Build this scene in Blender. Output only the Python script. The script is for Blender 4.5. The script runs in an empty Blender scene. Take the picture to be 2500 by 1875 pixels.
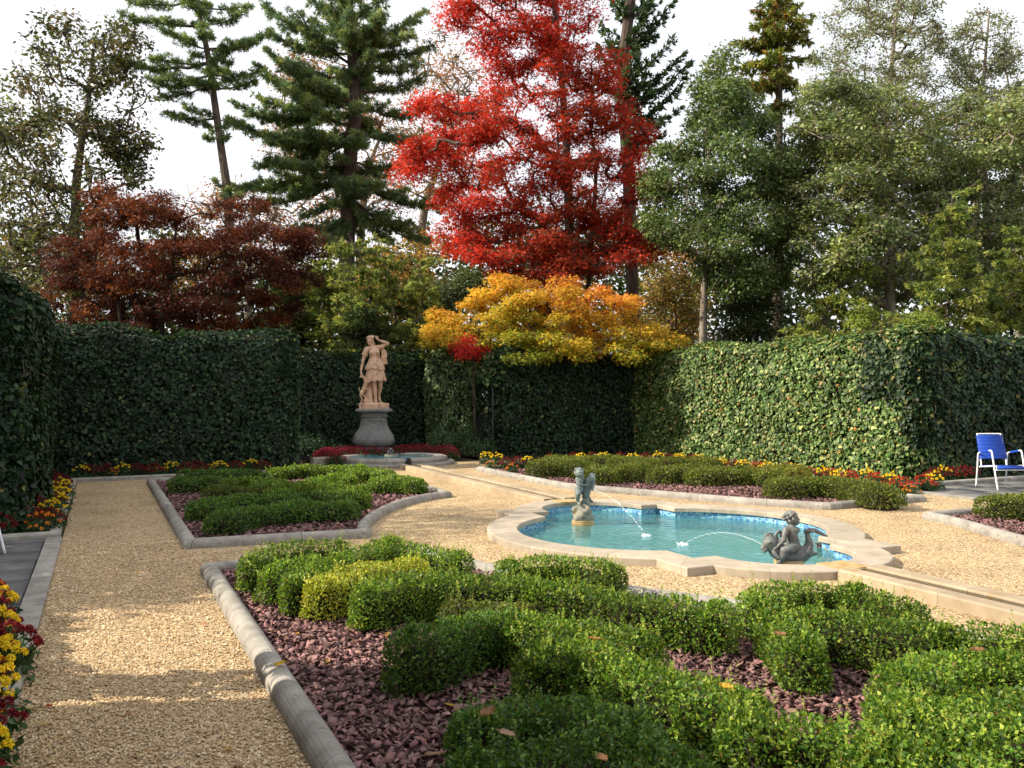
import bpy, bmesh, math, random
import numpy as np
from mathutils import Vector, Matrix

S = bpy.context.scene
COL = S.collection
# ------------------------------------------------------------------ camera
F_PX, CXP, CYP, EYE = 2044.0, 1250.0, 937.5, 1.55
YAW, PITCH = math.radians(26.2), math.radians(0.94)
cam = bpy.data.cameras.new('camera'); cam_o = bpy.data.objects.new('camera', cam); COL.objects.link(cam_o)
cam.sensor_width = 36.0; cam.lens = 36.0 * F_PX / 2500.0
cam.clip_start = 0.1; cam.clip_end = 2000
cam_o.location = (0, 0, EYE); cam_o.rotation_euler = (math.pi/2 + PITCH, 0, -YAW)
S.camera = cam_o
# ------------------------------------------------------------------ sky and sun
SUN_EL, SUN_AZ = math.radians(35), math.radians(20)      # azimuth measured from -X towards +Y
sun_dir = Vector((-math.cos(SUN_AZ)*math.cos(SUN_EL), math.sin(SUN_AZ)*math.cos(SUN_EL), math.sin(SUN_EL)))
W_ = bpy.data.worlds.new('World'); S.world = W_; W_.use_nodes = True
nt = W_.node_tree; nt.nodes.clear()
out = nt.nodes.new('ShaderNodeOutputWorld'); bg = nt.nodes.new('ShaderNodeBackground')
sky = nt.nodes.new('ShaderNodeTexSky'); sky.sky_type = 'NISHITA'; sky.sun_disc = False
sky.sun_elevation = SUN_EL; sky.sun_rotation = math.atan2(sun_dir.x, sun_dir.y)
tc = nt.nodes.new('ShaderNodeTexCoord'); mp = nt.nodes.new('ShaderNodeMapping'); mp.inputs['Scale'].default_value = (1, 1, 2.6)
nz_ = nt.nodes.new('ShaderNodeTexNoise'); nz_.inputs['Scale'].default_value = 2.2; nz_.inputs['Detail'].default_value = 5; nz_.inputs['Roughness'].default_value = .55
rp = nt.nodes.new('ShaderNodeValToRGB'); rp.color_ramp.elements[0].position = .36; rp.color_ramp.elements[0].color = (.80, .80, .80, 1)
rp.color_ramp.elements[1].position = .56; rp.color_ramp.elements[1].color = (1, 1, 1, 1)
mx = nt.nodes.new('ShaderNodeMix'); mx.data_type = 'RGBA'; mx.inputs[7].default_value = (7.3, 7.4, 7.7, 1)   # bright thin cloud
nt.links.new(tc.outputs['Generated'], mp.inputs['Vector']); nt.links.new(mp.outputs[0], nz_.inputs['Vector'])
nt.links.new(nz_.outputs['Fac'], rp.inputs['Fac']); nt.links.new(rp.outputs['Color'], mx.inputs[0])
nt.links.new(sky.outputs[0], mx.inputs[6]); nt.links.new(mx.outputs[2], bg.inputs['Color'])
bg.inputs['Strength'].default_value = 0.10
nt.links.new(bg.outputs[0], out.inputs[0])
sl = bpy.data.lights.new('sun', 'SUN'); sl.energy = 5.0; sl.angle = math.radians(0.5); sl.color = (1, .90, .74)
so = bpy.data.objects.new('sun', sl); COL.objects.link(so); so.location = (-20, 10, 30)
so.rotation_euler = (-sun_dir).to_track_quat('-Z', 'Y').to_euler()
S.view_settings.view_transform = 'Standard'; S.view_settings.look = 'None'
S.view_settings.exposure = 0.80; S.view_settings.gamma = 1.0
try:
    S.cycles.max_bounces = 6; S.cycles.diffuse_bounces = 3; S.cycles.glossy_bounces = 2
    S.cycles.transmission_bounces = 4; S.cycles.transparent_max_bounces = 8; S.cycles.caustics_reflective = False; S.cycles.caustics_refractive = False
except Exception: pass

# ------------------------------------------------------------------ where a point of the photograph stands
FW = np.array([math.sin(YAW)*math.cos(PITCH), math.cos(YAW)*math.cos(PITCH), math.sin(PITCH)])
RT = np.array([math.cos(YAW), -math.sin(YAW), 0.0]); UP = np.cross(RT, FW); CAM = np.array([0, 0, EYE])
def at_w(px, py, w):
    """survey point: bearing px,py at distance w"""
    return CAM + FW*w + RT*((px-CXP)/F_PX*w) + UP*((CYP-py)/F_PX*w)
def at_z(px, py, z=0.0):
    d = FW*F_PX + RT*(px-CXP) + UP*(CYP-py); return CAM + d*((z-EYE)/d[2])

# ------------------------------------------------------------------ mesh helpers
def base_of(o):
    b = Vector((0, 0, 0))
    while o: b = b + o.location; o = o.parent
    return np.array(b)
def build_mesh(name, V, F, col=None, uv=None, smooth=False, mats=None):
    me = bpy.data.meshes.new(name)
    V = np.ascontiguousarray(V, dtype=np.float32)
    if isinstance(F, np.ndarray):
        n, k = F.shape
        me.vertices.add(len(V)); me.vertices.foreach_set('co', V.ravel())
        me.loops.add(n*k); me.loops.foreach_set('vertex_index', np.ascontiguousarray(F, dtype=np.int32).ravel())
        me.polygons.add(n); me.polygons.foreach_set('loop_start', np.arange(0, n*k, k, dtype=np.int32))
        try: me.polygons.foreach_set('loop_total', np.full(n, k, dtype=np.int32))
        except Exception: pass
    else:
        me.from_pydata([tuple(map(float, v)) for v in V], [], F)
    if smooth: me.polygons.foreach_set('use_smooth', np.ones(len(me.polygons), dtype=bool))
    me.update(calc_edges=True); me.validate()
    if col is not None:
        a = me.attributes.new('tint', 'FLOAT_COLOR', 'POINT')
        c = np.ones((len(V), 4), dtype=np.float32); c[:, :3] = col; a.data.foreach_set('color', c.ravel())
    if uv is not None:
        l = me.uv_layers.new(name='UVMap'); idx = np.empty(len(me.loops), dtype=np.int32); me.loops.foreach_get('vertex_index', idx)
        l.data.foreach_set('uv', np.ascontiguousarray(uv, dtype=np.float32)[idx].ravel())
    return me
def obj(name, V, F, mat, parent=None, col=None, uv=None, smooth=False, org=None):
    """link ONE mesh object; V in world coordinates"""
    V = np.asarray(V, dtype=np.float64)
    if parent is not None: o0 = base_of(parent)
    elif org is not None: o0 = np.array(org, dtype=float)
    else: o0 = np.array([V[:, 0].mean(), V[:, 1].mean(), V[:, 2].min()])
    me = build_mesh(name, V - o0, F, col, uv, smooth); me.materials.append(mat)
    o = bpy.data.objects.new(name, me); COL.objects.link(o)
    if parent is not None: o.parent = parent
    else: o.location = o0
    return o
def empty(name, loc): 
    o = bpy.data.objects.new(name, None); o.empty_display_size = .1; o.location = loc; COL.objects.link(o); return o
def tag(o, label=None, cat=None, group=None, kind=None):
    if label: o['label'] = label
    if cat: o['category'] = cat
    if group: o['group'] = group
    if kind: o['kind'] = kind
    return o
def thing(name, label, cat, loc, group=None): return tag(empty(name, tuple(map(float, loc))), label, cat, group)
def clone(root, loc, rz=0, scale=1, label=None, group=None):
    r = root.copy(); COL.objects.link(r); r.location = loc; r.rotation_euler = (0, 0, rz); r.scale = (scale,)*3
    if label: r['label'] = label
    if group: r['group'] = group
    for ch in list(root.children):
        c = ch.copy(); COL.objects.link(c); c.parent = r
        for g in ch.children:
            d = g.copy(); COL.objects.link(d); d.parent = c
    return r
class Acc:
    """collects shapes into one mesh"""
    def __init__(s): s.V = []; s.F = []; s.C = []; s.U = []; s.n = 0
    def add(s, V, F, C=None, U=None):
        V = np.asarray(V, dtype=np.float64); s.V.append(V)
        if isinstance(F, np.ndarray): s.F.append(F + s.n)
        else: s.F += [tuple(i + s.n for i in f) for f in F]
        if C is not None: s.C.append(np.broadcast_to(C, V.shape))
        if U is not None: s.U.append(U)
        s.n += len(V)
    def obj(s, name, mat, parent=None, **k):
        V = np.concatenate(s.V)
        if len(s.F) and isinstance(s.F[0], np.ndarray): F = np.concatenate(s.F)
        else: F = s.F
        return obj(name, V, F, mat, parent, col=np.concatenate(s.C) if s.C else None, uv=np.concatenate(s.U) if s.U else None, **k)
def unit(a): return a / (np.linalg.norm(a, axis=-1, keepdims=True) + 1e-9)
def wav(P, f, seed=0):
    """smooth pseudo-noise -1..1 at points P"""
    r = np.random.default_rng(seed + 77); s = 0
    for k in range(5):
        d = unit(r.normal(size=3)) * f * (0.7 + 0.35*k); s = s + np.sin(P @ d + r.uniform(0, 6.28)) / (1 + .3*k)
    return s / 3.0
def box_np(x0, x1, y0, y1, z0, z1):
    V = np.array([[x0,y0,z0],[x1,y0,z0],[x1,y1,z0],[x0,y1,z0],[x0,y0,z1],[x1,y0,z1],[x1,y1,z1],[x0,y1,z1]], float)
    F = np.array([[0,3,2,1],[4,5,6,7],[0,1,5,4],[1,2,6,5],[2,3,7,6],[3,0,4,7]]); return V, F
def tubes(P0, P1, R0, R1, n=5):
    """tapered prisms for many segments at once"""
    P0, P1 = np.asarray(P0, float).reshape(-1, 3), np.asarray(P1, float).reshape(-1, 3); m = len(P0)
    R0 = np.broadcast_to(R0, (m,)); R1 = np.broadcast_to(R1, (m,))
    D = unit(P1 - P0); A = np.where(np.abs(D[:, 2:3]) > .9, np.array([[1., 0, 0]]), np.array([[0, 0, 1.]]))
    X = unit(np.cross(D, A)); Y = np.cross(D, X)
    t = np.arange(n) * 2*math.pi/n; c, s_ = np.cos(t), np.sin(t)
    ring = X[:, None]*c[None, :, None] + Y[:, None]*s_[None, :, None]
    V = np.concatenate([P0[:, None] + ring*R0[:, None, None], P1[:, None] + ring*R1[:, None, None]], axis=1).reshape(-1, 3)
    i = np.arange(n); j = (i+1) % n
    f = np.stack([i, j, j+n, i+n], 1); F = (f[None] + (np.arange(m)*2*n)[:, None, None]).reshape(-1, 4)
    return V, F
def pipe(path, r, n=8, closed=False):
    """one continuous round tube along path, r a number or a list"""
    P = np.asarray(path, float); m = len(P); r = np.broadcast_to(r, (m,))
    T = np.gradient(P, axis=0) if not closed else np.roll(P, -1, 0) - np.roll(P, 1, 0); T = unit(T)
    N = np.zeros_like(P); a = np.array([0, 0, 1.]) if abs(T[0][2]) < .9 else np.array([1., 0, 0]); N[0] = unit(np.cross(T[0], a))
    for k in range(1, m):
        v = N[k-1] - T[k]*np.dot(N[k-1], T[k]); N[k] = unit(v)
    B = np.cross(T, N); t = np.arange(n)*2*math.pi/n
    V = (P[:, None] + (N[:, None]*np.cos(t)[None, :, None] + B[:, None]*np.sin(t)[None, :, None])*r[:, None, None]).reshape(-1, 3)
    F = []
    for k in range(m if closed else m-1):
        for i in range(n):
            j = (i+1) % n; q = ((k+1) % m)*n; F.append((k*n+i, k*n+j, q+j, q+i))
    if not closed: F.append(tuple(range(n))[::-1]); F.append(tuple((m-1)*n+i for i in range(n)))
    return V, F
def smooth_path(P, k=8):
    """Catmull-Rom through points"""
    P = np.asarray(P, float); Q = np.vstack([2*P[0]-P[1], P, 2*P[-1]-P[-2]]); o = []
    for i in range(1, len(Q)-2):
        for t in np.arange(k)/k:
            o.append(.5*((2*Q[i]) + (Q[i+1]-Q[i-1])*t + (2*Q[i-1]-5*Q[i]+4*Q[i+1]-Q[i+2])*t*t + (3*Q[i]-Q[i-1]-3*Q[i+1]+Q[i+2])*t**3))
    o.append(P[-1]); return np.array(o)
def sweep(path, prof, closed=False):
    """profile [(offset to the left, z)] along a plan path with mitred corners; also gives uv (length, profile)"""
    P = np.asarray(path, float)[:, :2]; m = len(P); k = len(prof)
    if closed: d0 = unit(P - np.roll(P, 1, 0)); d1 = unit(np.roll(P, -1, 0) - P)
    else:
        d = unit(np.diff(P, axis=0)); d0 = np.vstack([d[:1], d]); d1 = np.vstack([d, d[-1:]])
    n0 = np.stack([-d0[:, 1], d0[:, 0]], 1); n1 = np.stack([-d1[:, 1], d1[:, 0]], 1)
    b = unit(n0+n1); sc = 1/np.maximum(.35, (b*n0).sum(1)); b = b*sc[:, None]
    L = np.concatenate([[0], np.cumsum(np.linalg.norm(np.diff(P, axis=0), axis=1))])
    V = []; U = []; pl = np.concatenate([[0], np.cumsum([math.dist(prof[i], prof[i+1]) for i in range(k-1)])])
    for i in range(m):
        for q, (o_, z) in enumerate(prof): V.append((P[i, 0]+b[i, 0]*o_, P[i, 1]+b[i, 1]*o_, z)); U.append((L[i], pl[q]))
    F = []
    for i in range(m if closed else m-1):
        for q in range(k-1):
            a = i*k+q; c = ((i+1) % m)*k+q; F.append((a, c, c+1, a+1))
    if not closed: F.append(tuple(range(k))); F.append(tuple((m-1)*k+q for q in range(k))[::-1])
    return np.array(V), F, np.array(U)
def in_poly(x, y, poly):
    poly = np.asarray(poly, float); r = np.zeros(np.shape(x), bool); j = len(poly)-1
    for i in range(len(poly)):
        xi, yi = poly[i]; xj, yj = poly[j]
        c = ((yi > y) != (yj > y)) & (x < (xj-xi)*(y-yi)/((yj-yi) if yj != yi else 1e-9)+xi); r ^= c; j = i
    return r
def sheet(name, outer, holes, z, mat):
    """flat ground sheet with holes"""
    bm = bmesh.new(); es = []
    for loop in [outer]+holes:
        vs = [bm.verts.new((p[0], p[1], z)) for p in loop]; es += [bm.edges.new((vs[i], vs[(i+1) % len(vs)])) for i in range(len(vs))]
    bmesh.ops.triangle_fill(bm, use_beauty=True, edges=es, normal=(0, 0, 1))
    bmesh.ops.recalc_face_normals(bm, faces=bm.faces)
    for f in bm.faces:
        if f.normal.z < 0: f.normal_flip()
    me = bpy.data.meshes.new(name); bm.to_mesh(me); bm.free(); me.materials.append(mat)
    o = bpy.data.objects.new(name, me); COL.objects.link(o); o['kind'] = 'structure'; return o

# ------------------------------------------------------------------ materials
def new_mat(name):
    m = bpy.data.materials.new(name); m.use_nodes = True; n = m.node_tree; n.nodes.clear()
    o = n.nodes.new('ShaderNodeOutputMaterial'); return m, n, o
def ramp(n, stops):
    r = n.nodes.new('ShaderNodeValToRGB'); e = r.color_ramp.elements
    while len(e) < len(stops): e.new(.5)
    for i, (p, c) in enumerate(stops): e[i].position = p; e[i].color = (*c, 1)
    return r
def noise_mat(name, stops, scale=8, detail=5, rough=.8, bump=.3, bscale=None, spec=.3, joint=None, stretch=(1, 1, 1), metal=0, dist=.01, spots=None):
    m, n, o = new_mat(name); L = n.links.new
    g = n.nodes.new('ShaderNodeNewGeometry'); mp = n.nodes.new('ShaderNodeMapping'); mp.inputs['Scale'].default_value = stretch
    L(g.outputs['Position'], mp.inputs['Vector'])
    t = n.nodes.new('ShaderNodeTexNoise'); t.inputs['Scale'].default_value = scale; t.inputs['Detail'].default_value = detail; t.inputs['Roughness'].default_value = .65
    L(mp.outputs[0], t.inputs['Vector']); r = ramp(n, stops); L(t.outputs['Fac'], r.inputs['Fac']); c = r.outputs['Color']
    if spots:      # lichen, rust or dirt spots: (colour, scale, threshold)
        t3 = n.nodes.new('ShaderNodeTexNoise'); t3.inputs['Scale'].default_value = spots[1]; t3.inputs['Detail'].default_value = 6; L(g.outputs['Position'], t3.inputs['Vector'])
        r3 = ramp(n, [(spots[2], (0, 0, 0)), (min(1, spots[2]+.12), (1, 1, 1))]); L(t3.outputs['Fac'], r3.inputs['Fac'])
        x = n.nodes.new('ShaderNodeMix'); x.data_type = 'RGBA'; L(r3.outputs['Color'], x.inputs[0]); L(c, x.inputs[6]); x.inputs[7].default_value = (*spots[0], 1); c = x.outputs[2]
    if joint:      # (stone length, colour) mortar joints along u
        u = n.nodes.new('ShaderNodeUVMap'); sp = n.nodes.new('ShaderNodeSeparateXYZ'); L(u.outputs[0], sp.inputs[0])
        a = n.nodes.new('ShaderNodeMath'); a.operation = 'DIVIDE'; L(sp.outputs[0], a.inputs[0]); a.inputs[1].default_value = joint[0]
        b = n.nodes.new('ShaderNodeMath'); b.operation = 'FRACT'; L(a.outputs[0], b.inputs[0])
        d = n.nodes.new('ShaderNodeMath'); d.operation = 'LESS_THAN'; L(b.outputs[0], d.inputs[0]); d.inputs[1].default_value = .008/joint[0]
        fl = n.nodes.new('ShaderNodeMath'); fl.operation = 'FLOOR'; L(a.outputs[0], fl.inputs[0])
        wn = n.nodes.new('ShaderNodeTexWhiteNoise'); wn.noise_dimensions = '1D'; L(fl.outputs[0], wn.inputs['W'])
        hv = n.nodes.new('ShaderNodeHueSaturation'); mr = n.nodes.new('ShaderNodeMapRange'); L(wn.outputs['Value'], mr.inputs[0]); mr.inputs[3].default_value = .86; mr.inputs[4].default_value = 1.12
        L(mr.outputs[0], hv.inputs['Value']); L(c, hv.inputs['Color']); c = hv.outputs['Color']
        x = n.nodes.new('ShaderNodeMix'); x.data_type = 'RGBA'; L(d.outputs[0], x.inputs[0]); L(c, x.inputs[6]); x.inputs[7].default_value = (*joint[1], 1); c = x.outputs[2]
    p = n.nodes.new('ShaderNodeBsdfPrincipled'); L(c, p.inputs['Base Color']); p.inputs['Roughness'].default_value = rough
    p.inputs['Specular IOR Level'].default_value = spec; p.inputs['Metallic'].default_value = metal
    if bump:
        t2 = n.nodes.new('ShaderNodeTexNoise'); t2.inputs['Scale'].default_value = bscale or scale*4; t2.inputs['Detail'].default_value = 6; L(mp.outputs[0], t2.inputs['Vector'])
        b2 = n.nodes.new('ShaderNodeBump'); b2.inputs['Strength'].default_value = bump; b2.inputs['Distance'].default_value = dist; L(t2.outputs['Fac'], b2.inputs['Height']); L(b2.outputs[0], p.inputs['Normal'])
    L(p.outputs[0], o.inputs[0]); return m
def leaf_mat(name, trans=.35, rough=.5, spec=.25, gain=(1.5, 1.5, 1.0)):
    """pigment from the mesh's own leaf tints; light passes through the blade"""
    m, n, o = new_mat(name); L = n.links.new
    a = n.nodes.new('ShaderNodeAttribute'); a.attribute_name = 'tint'
    p = n.nodes.new('ShaderNodeBsdfPrincipled'); L(a.outputs['Color'], p.inputs['Base Color']); p.inputs['Roughness'].default_value = rough; p.inputs['Specular IOR Level'].default_value = spec
    if trans > 0:
        v = n.nodes.new('ShaderNodeVectorMath'); v.operation = 'MULTIPLY'; L(a.outputs['Color'], v.inputs[0]); v.inputs[1].default_value = gain
        t = n.nodes.new('ShaderNodeBsdfTranslucent'); L(v.outputs[0], t.inputs['Color'])
        x = n.nodes.new('ShaderNodeMixShader'); x.inputs[0].default_value = trans; L(p.outputs[0], x.inputs[1]); L(t.outputs[0], x.inputs[2]); L(x.outputs[0], o.inputs[0])
    else: L(p.outputs[0], o.inputs[0])
    return m
def plain_mat(name, c, rough=.5, spec=.4, metal=0):
    m, n, o = new_mat(name); p = n.nodes.new('ShaderNodeBsdfPrincipled'); g = n.nodes.new('ShaderNodeNewGeometry'); t = n.nodes.new('ShaderNodeTexNoise'); t.inputs['Scale'].default_value = 30
    n.links.new(g.outputs['Position'], t.inputs['Vector']); r = ramp(n, [(.3, tuple(x*.85 for x in c)), (.7, tuple(min(1, x*1.08) for x in c))]); n.links.new(t.outputs['Fac'], r.inputs['Fac'])
    n.links.new(r.outputs['Color'], p.inputs['Base Color']); p.inputs['Roughness'].default_value = rough; p.inputs['Specular IOR Level'].default_value = spec; p.inputs['Metallic'].default_value = metal
    n.links.new(p.outputs[0], o.inputs[0]); return m
M = {}
M['leaf'] = leaf_mat('leaf_blades'); M['leaf_gloss'] = leaf_mat('glossy_leaf_blades', .28, .42, .3)
M['ivy'] = leaf_mat('ivy_leaves', .22, .5, .28); M['needle'] = leaf_mat('needles', .4, .6, .2, (1.3, 1.3, 1.0)); M['box'] = leaf_mat('boxwood_leaves', .38, .48, .28, (1.7, 1.6, .8))
M['maple'] = leaf_mat('maple_leaves', .42, .55, .2, (1.15, 1.15, 1.0)); M['petal'] = leaf_mat('petals', .3, .6, .15, (1.2, 1.1, 1)); M['chip'] = leaf_mat('slate_chip_stone', 0, .85, .25); M['pebble'] = leaf_mat('pebbles', 0, .8, .25)
M['bark'] = noise_mat('bark', [(.3, (.045, .034, .026)), (.7, (.14, .11, .085))], 9, 6, .9, .8, 25, .1, stretch=(1, 1, .25), dist=.03)
M['bark_pale'] = noise_mat('pale_bark', [(.3, (.13, .105, .08)), (.7, (.30, .26, .205))], 9, 6, .9, .7, 22, .1, stretch=(1, 1, .25), dist=.03)
M['bark_dark'] = noise_mat('dark_bark', [(.3, (.022, .017, .013)), (.7, (.07, .055, .042))], 9, 6, .9, .8, 25, .1, stretch=(1, 1, .3), dist=.03)
M['twig'] = noise_mat('hedge_twigs', [(.3, (.012, .012, .007)), (.7, (.035, .03, .018))], 20, 4, .95, .5, 40, .05)
M['stone'] = noise_mat('kerb_stone', [(.25, (.15, .135, .115)), (.5, (.27, .25, .22)), (.75, (.38, .355, .315))], 7, 8, .85, .35, 60, .2, joint=(1.05, (.09, .08, .07)), spots=((.12, .105, .085), 14, .62))
M['coping'] = noise_mat('limestone_coping', [(.25, (.27, .225, .165)), (.5, (.36, .305, .235)), (.75, (.43, .37, .29))], 5, 7, .75, .18, 70, .25, joint=(.86, (.22, .18, .13)), spots=((.36, .29, .20), 9, .66))
M['rill'] = noise_mat('rill_stone', [(.25, (.26, .20, .13)), (.5, (.35, .275, .185)), (.75, (.41, .34, .24))], 5, 7, .7, .2, 70, .25, joint=(.95, (.22, .17, .11)), spots=((.33, .21, .09), 6, .60))
M['flag'] = noise_mat('bluestone', [(.3, (.075, .078, .08)), (.55, (.13, .13, .128)), (.75, (.19, .175, .155))], 3.5, 7, .75, .3, 40, .3)
M['soil'] = noise_mat('soil', [(.3, (.018, .012, .008)), (.7, (.06, .042, .028))], 12, 6, .95, .8, 60, .1)
M['slate_bed'] = noise_mat('slate_bed', [(.3, (.03, .018, .018)), (.7, (.10, .055, .052))], 40, 5, .9, .8, 90, .1)
M['lawn'] = noise_mat('leaf_litter_ground', [(.3, (.03, .035, .012)), (.6, (.06, .06, .022)), (.8, (.13, .075, .028))], 3, 8, .95, .6, 40, .05)
M['terracotta'] = noise_mat('terracotta_stone', [(.25, (.40, .235, .14)), (.55, (.56, .36, .235)), (.8, (.64, .44, .31))], 6, 7, .7, .25, 60, .3, spots=((.27, .17, .12), 8, .55))
M['lead'] = noise_mat('weathered_lead', [(.25, (.06, .078, .073)), (.5, (.15, .182, .17)), (.75, (.27, .31, .29))], 14, 7, .6, .35, 90, .4, spots=((.42, .43, .38), 22, .66))
M['bronze'] = noise_mat('weathered_bronze', [(.25, (.06, .063, .06)), (.5, (.13, .135, .128)), (.75, (.23, .235, .22))], 16, 7, .5, .35, 90, .45, spots=((.15, .075, .05), 11, .60))
M['ochre'] = noise_mat('ochre_stained_stone', [(.3, (.30, .19, .07)), (.7, (.50, .37, .19))], 10, 6, .7, .3, 60, .3)
M['rockstone'] = noise_mat('rock_stone', [(.25, (.13, .115, .085)), (.5, (.22, .21, .17)), (.8, (.31, .30, .26))], 11, 7, .7, .5, 50, .3, spots=((.38, .24, .09), 9, .58))
M['grey_stone'] = noise_mat('grey_pedestal_stone', [(.25, (.10, .098, .09)), (.5, (.17, .166, .155)), (.8, (.25, .245, .23))], 7, 8, .8, .35, 60, .25, spots=((.50, .50, .48), 16, .73))
M['white_metal'] = plain_mat('white_enamel', (.80, .80, .80), .35, .5)
M['blue_strap'] = plain_mat('blue_vinyl_strap', (.012, .07, .42), .42, .5)
M['iron'] = plain_mat('black_iron', (.012, .013, .014), .5, .5)
M['dark_metal'] = plain_mat('dark_plate', (.03, .025, .02), .5, .4)
M['pool_floor'] = noise_mat('aqua_pool_floor', [(.3, (.42, .82, .79)), (.55, (.54, .90, .86)), (.75, (.64, .93, .87))], 3.0, 7, .6, .1, 30, .3)
M['blue_basin'] = noise_mat('blue_basin_lining', [(.3, (.12, .33, .62)), (.7, (.25, .48, .74))], 6, 5, .5, .1, 30, .4)

def gravel_mat():
    m, n, o = new_mat('pea_gravel'); L = n.links.new
    g = n.nodes.new('ShaderNodeNewGeometry'); v = n.nodes.new('ShaderNodeTexVoronoi'); v.inputs['Scale'].default_value = 75; L(g.outputs['Position'], v.inputs['Vector'])
    sp = n.nodes.new('ShaderNodeSeparateXYZ'); L(v.outputs['Color'], sp.inputs[0])
    r = ramp(n, [(0, (.20, .125, .065)), (.25, (.40, .285, .155)), (.6, (.52, .39, .225)), (.9, (.66, .545, .37)), (1, (.28, .19, .11))]); L(sp.outputs[0], r.inputs['Fac'])
    t = n.nodes.new('ShaderNodeTexNoise'); t.inputs['Scale'].default_value = 1.3; t.inputs['Detail'].default_value = 8; t.inputs['Roughness'].default_value = .7; L(g.outputs['Position'], t.inputs['Vector'])
    r2 = ramp(n, [(.3, (.66, .62, .58)), (.5, (.95, .94, .92)), (.72, (1.12, 1.11, 1.08))]); L(t.outputs['Fac'], r2.inputs['Fac'])
    t4 = n.nodes.new('ShaderNodeTexNoise'); t4.inputs['Scale'].default_value = 16; t4.inputs['Detail'].default_value = 5; L(g.outputs['Position'], t4.inputs['Vector'])
    r4 = ramp(n, [(.30, (.60, .55, .50)), (.46, (1, 1, 1))]); L(t4.outputs['Fac'], r4.inputs['Fac'])
    t5 = n.nodes.new('ShaderNodeTexNoise'); t5.inputs['Scale'].default_value = 38; t5.inputs['Detail'].default_value = 3; L(g.outputs['Position'], t5.inputs['Vector'])
    r5 = ramp(n, [(.34, (.50, .44, .38)), (.50, (1, 1, 1)), (.68, (1.22, 1.2, 1.16))]); L(t5.outputs['Fac'], r5.inputs['Fac'])
    x = n.nodes.new('ShaderNodeMix'); x.data_type = 'RGBA'; x.blend_type = 'MULTIPLY'; x.inputs[0].default_value = 1; L(r.outputs['Color'], x.inputs[6]); L(r2.outputs['Color'], x.inputs[7])
    x2 = n.nodes.new('ShaderNodeMix'); x2.data_type = 'RGBA'; x2.blend_type = 'MULTIPLY'; x2.inputs[0].default_value = 1; L(x.outputs[2], x2.inputs[6]); L(r4.outputs['Color'], x2.inputs[7])
    x3 = n.nodes.new('ShaderNodeMix'); x3.data_type = 'RGBA'; x3.blend_type = 'MULTIPLY'; x3.inputs[0].default_value = 1; L(x2.outputs[2], x3.inputs[6]); L(r5.outputs['Color'], x3.inputs[7])
    p = n.nodes.new('ShaderNodeBsdfPrincipled'); L(x3.outputs[2], p.inputs['Base Color']); p.inputs['Roughness'].default_value = .85; p.inputs['Specular IOR Level'].default_value = .2
    b = n.nodes.new('ShaderNodeBump'); b.inputs['Strength'].default_value = .9; b.inputs['Distance'].default_value = .008; b.invert = True; L(v.outputs['Distance'], b.inputs['Height'])
    b2 = n.nodes.new('ShaderNodeBump'); b2.inputs['Strength'].default_value = .5; b2.inputs['Distance'].default_value = .03; L(t4.outputs['Fac'], b2.inputs['Height']); L(b.outputs[0], b2.inputs['Normal'])
    L(b2.outputs[0], p.inputs['Normal']); L(p.outputs[0], o.inputs[0]); return m
M['gravel'] = gravel_mat()
def mosaic_mat():
    m, n, o = new_mat('blue_mosaic'); L = n.links.new
    u = n.nodes.new('ShaderNodeUVMap'); s = n.nodes.new('ShaderNodeVectorMath'); s.operation = 'SCALE'; s.inputs['Scale'].default_value = 1/.026; L(u.outputs[0], s.inputs[0])
    f = n.nodes.new('ShaderNodeVectorMath'); f.operation = 'FLOOR'; L(s.outputs[0], f.inputs[0]); w = n.nodes.new('ShaderNodeTexWhiteNoise'); w.noise_dimensions = '2D'; L(f.outputs[0], w.inputs['Vector'])
    r = ramp(n, [(0, (.03, .09, .30)), (.25, (.06, .20, .44)), (.5, (.12, .34, .50)), (.75, (.20, .45, .52)), (.93, (.36, .58, .66)), (1, (.32, .32, .56))]); L(w.outputs['Value'], r.inputs['Fac'])
    fr = n.nodes.new('ShaderNodeVectorMath'); fr.operation = 'FRACTION'; L(s.outputs[0], fr.inputs[0]); sp = n.nodes.new('ShaderNodeSeparateXYZ'); L(fr.outputs[0], sp.inputs[0])
    mn = n.nodes.new('ShaderNodeMath'); mn.operation = 'MINIMUM'; L(sp.outputs[0], mn.inputs[0]); L(sp.outputs[1], mn.inputs[1])
    lt = n.nodes.new('ShaderNodeMath'); lt.operation = 'LESS_THAN'; L(mn.outputs[0], lt.inputs[0]); lt.inputs[1].default_value = .1
    x = n.nodes.new('ShaderNodeMix'); x.data_type = 'RGBA'; L(lt.outputs[0], x.inputs[0]); L(r.outputs['Color'], x.inputs[6]); x.inputs[7].default_value = (.30, .45, .52, 1)
    p = n.nodes.new('ShaderNodeBsdfPrincipled'); L(x.outputs[2], p.inputs['Base Color']); p.inputs['Roughness'].default_value = .2; p.inputs['Specular IOR Level'].default_value = .5
    L(p.outputs[0], o.inputs[0]); return m
M['mosaic'] = mosaic_mat()
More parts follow.
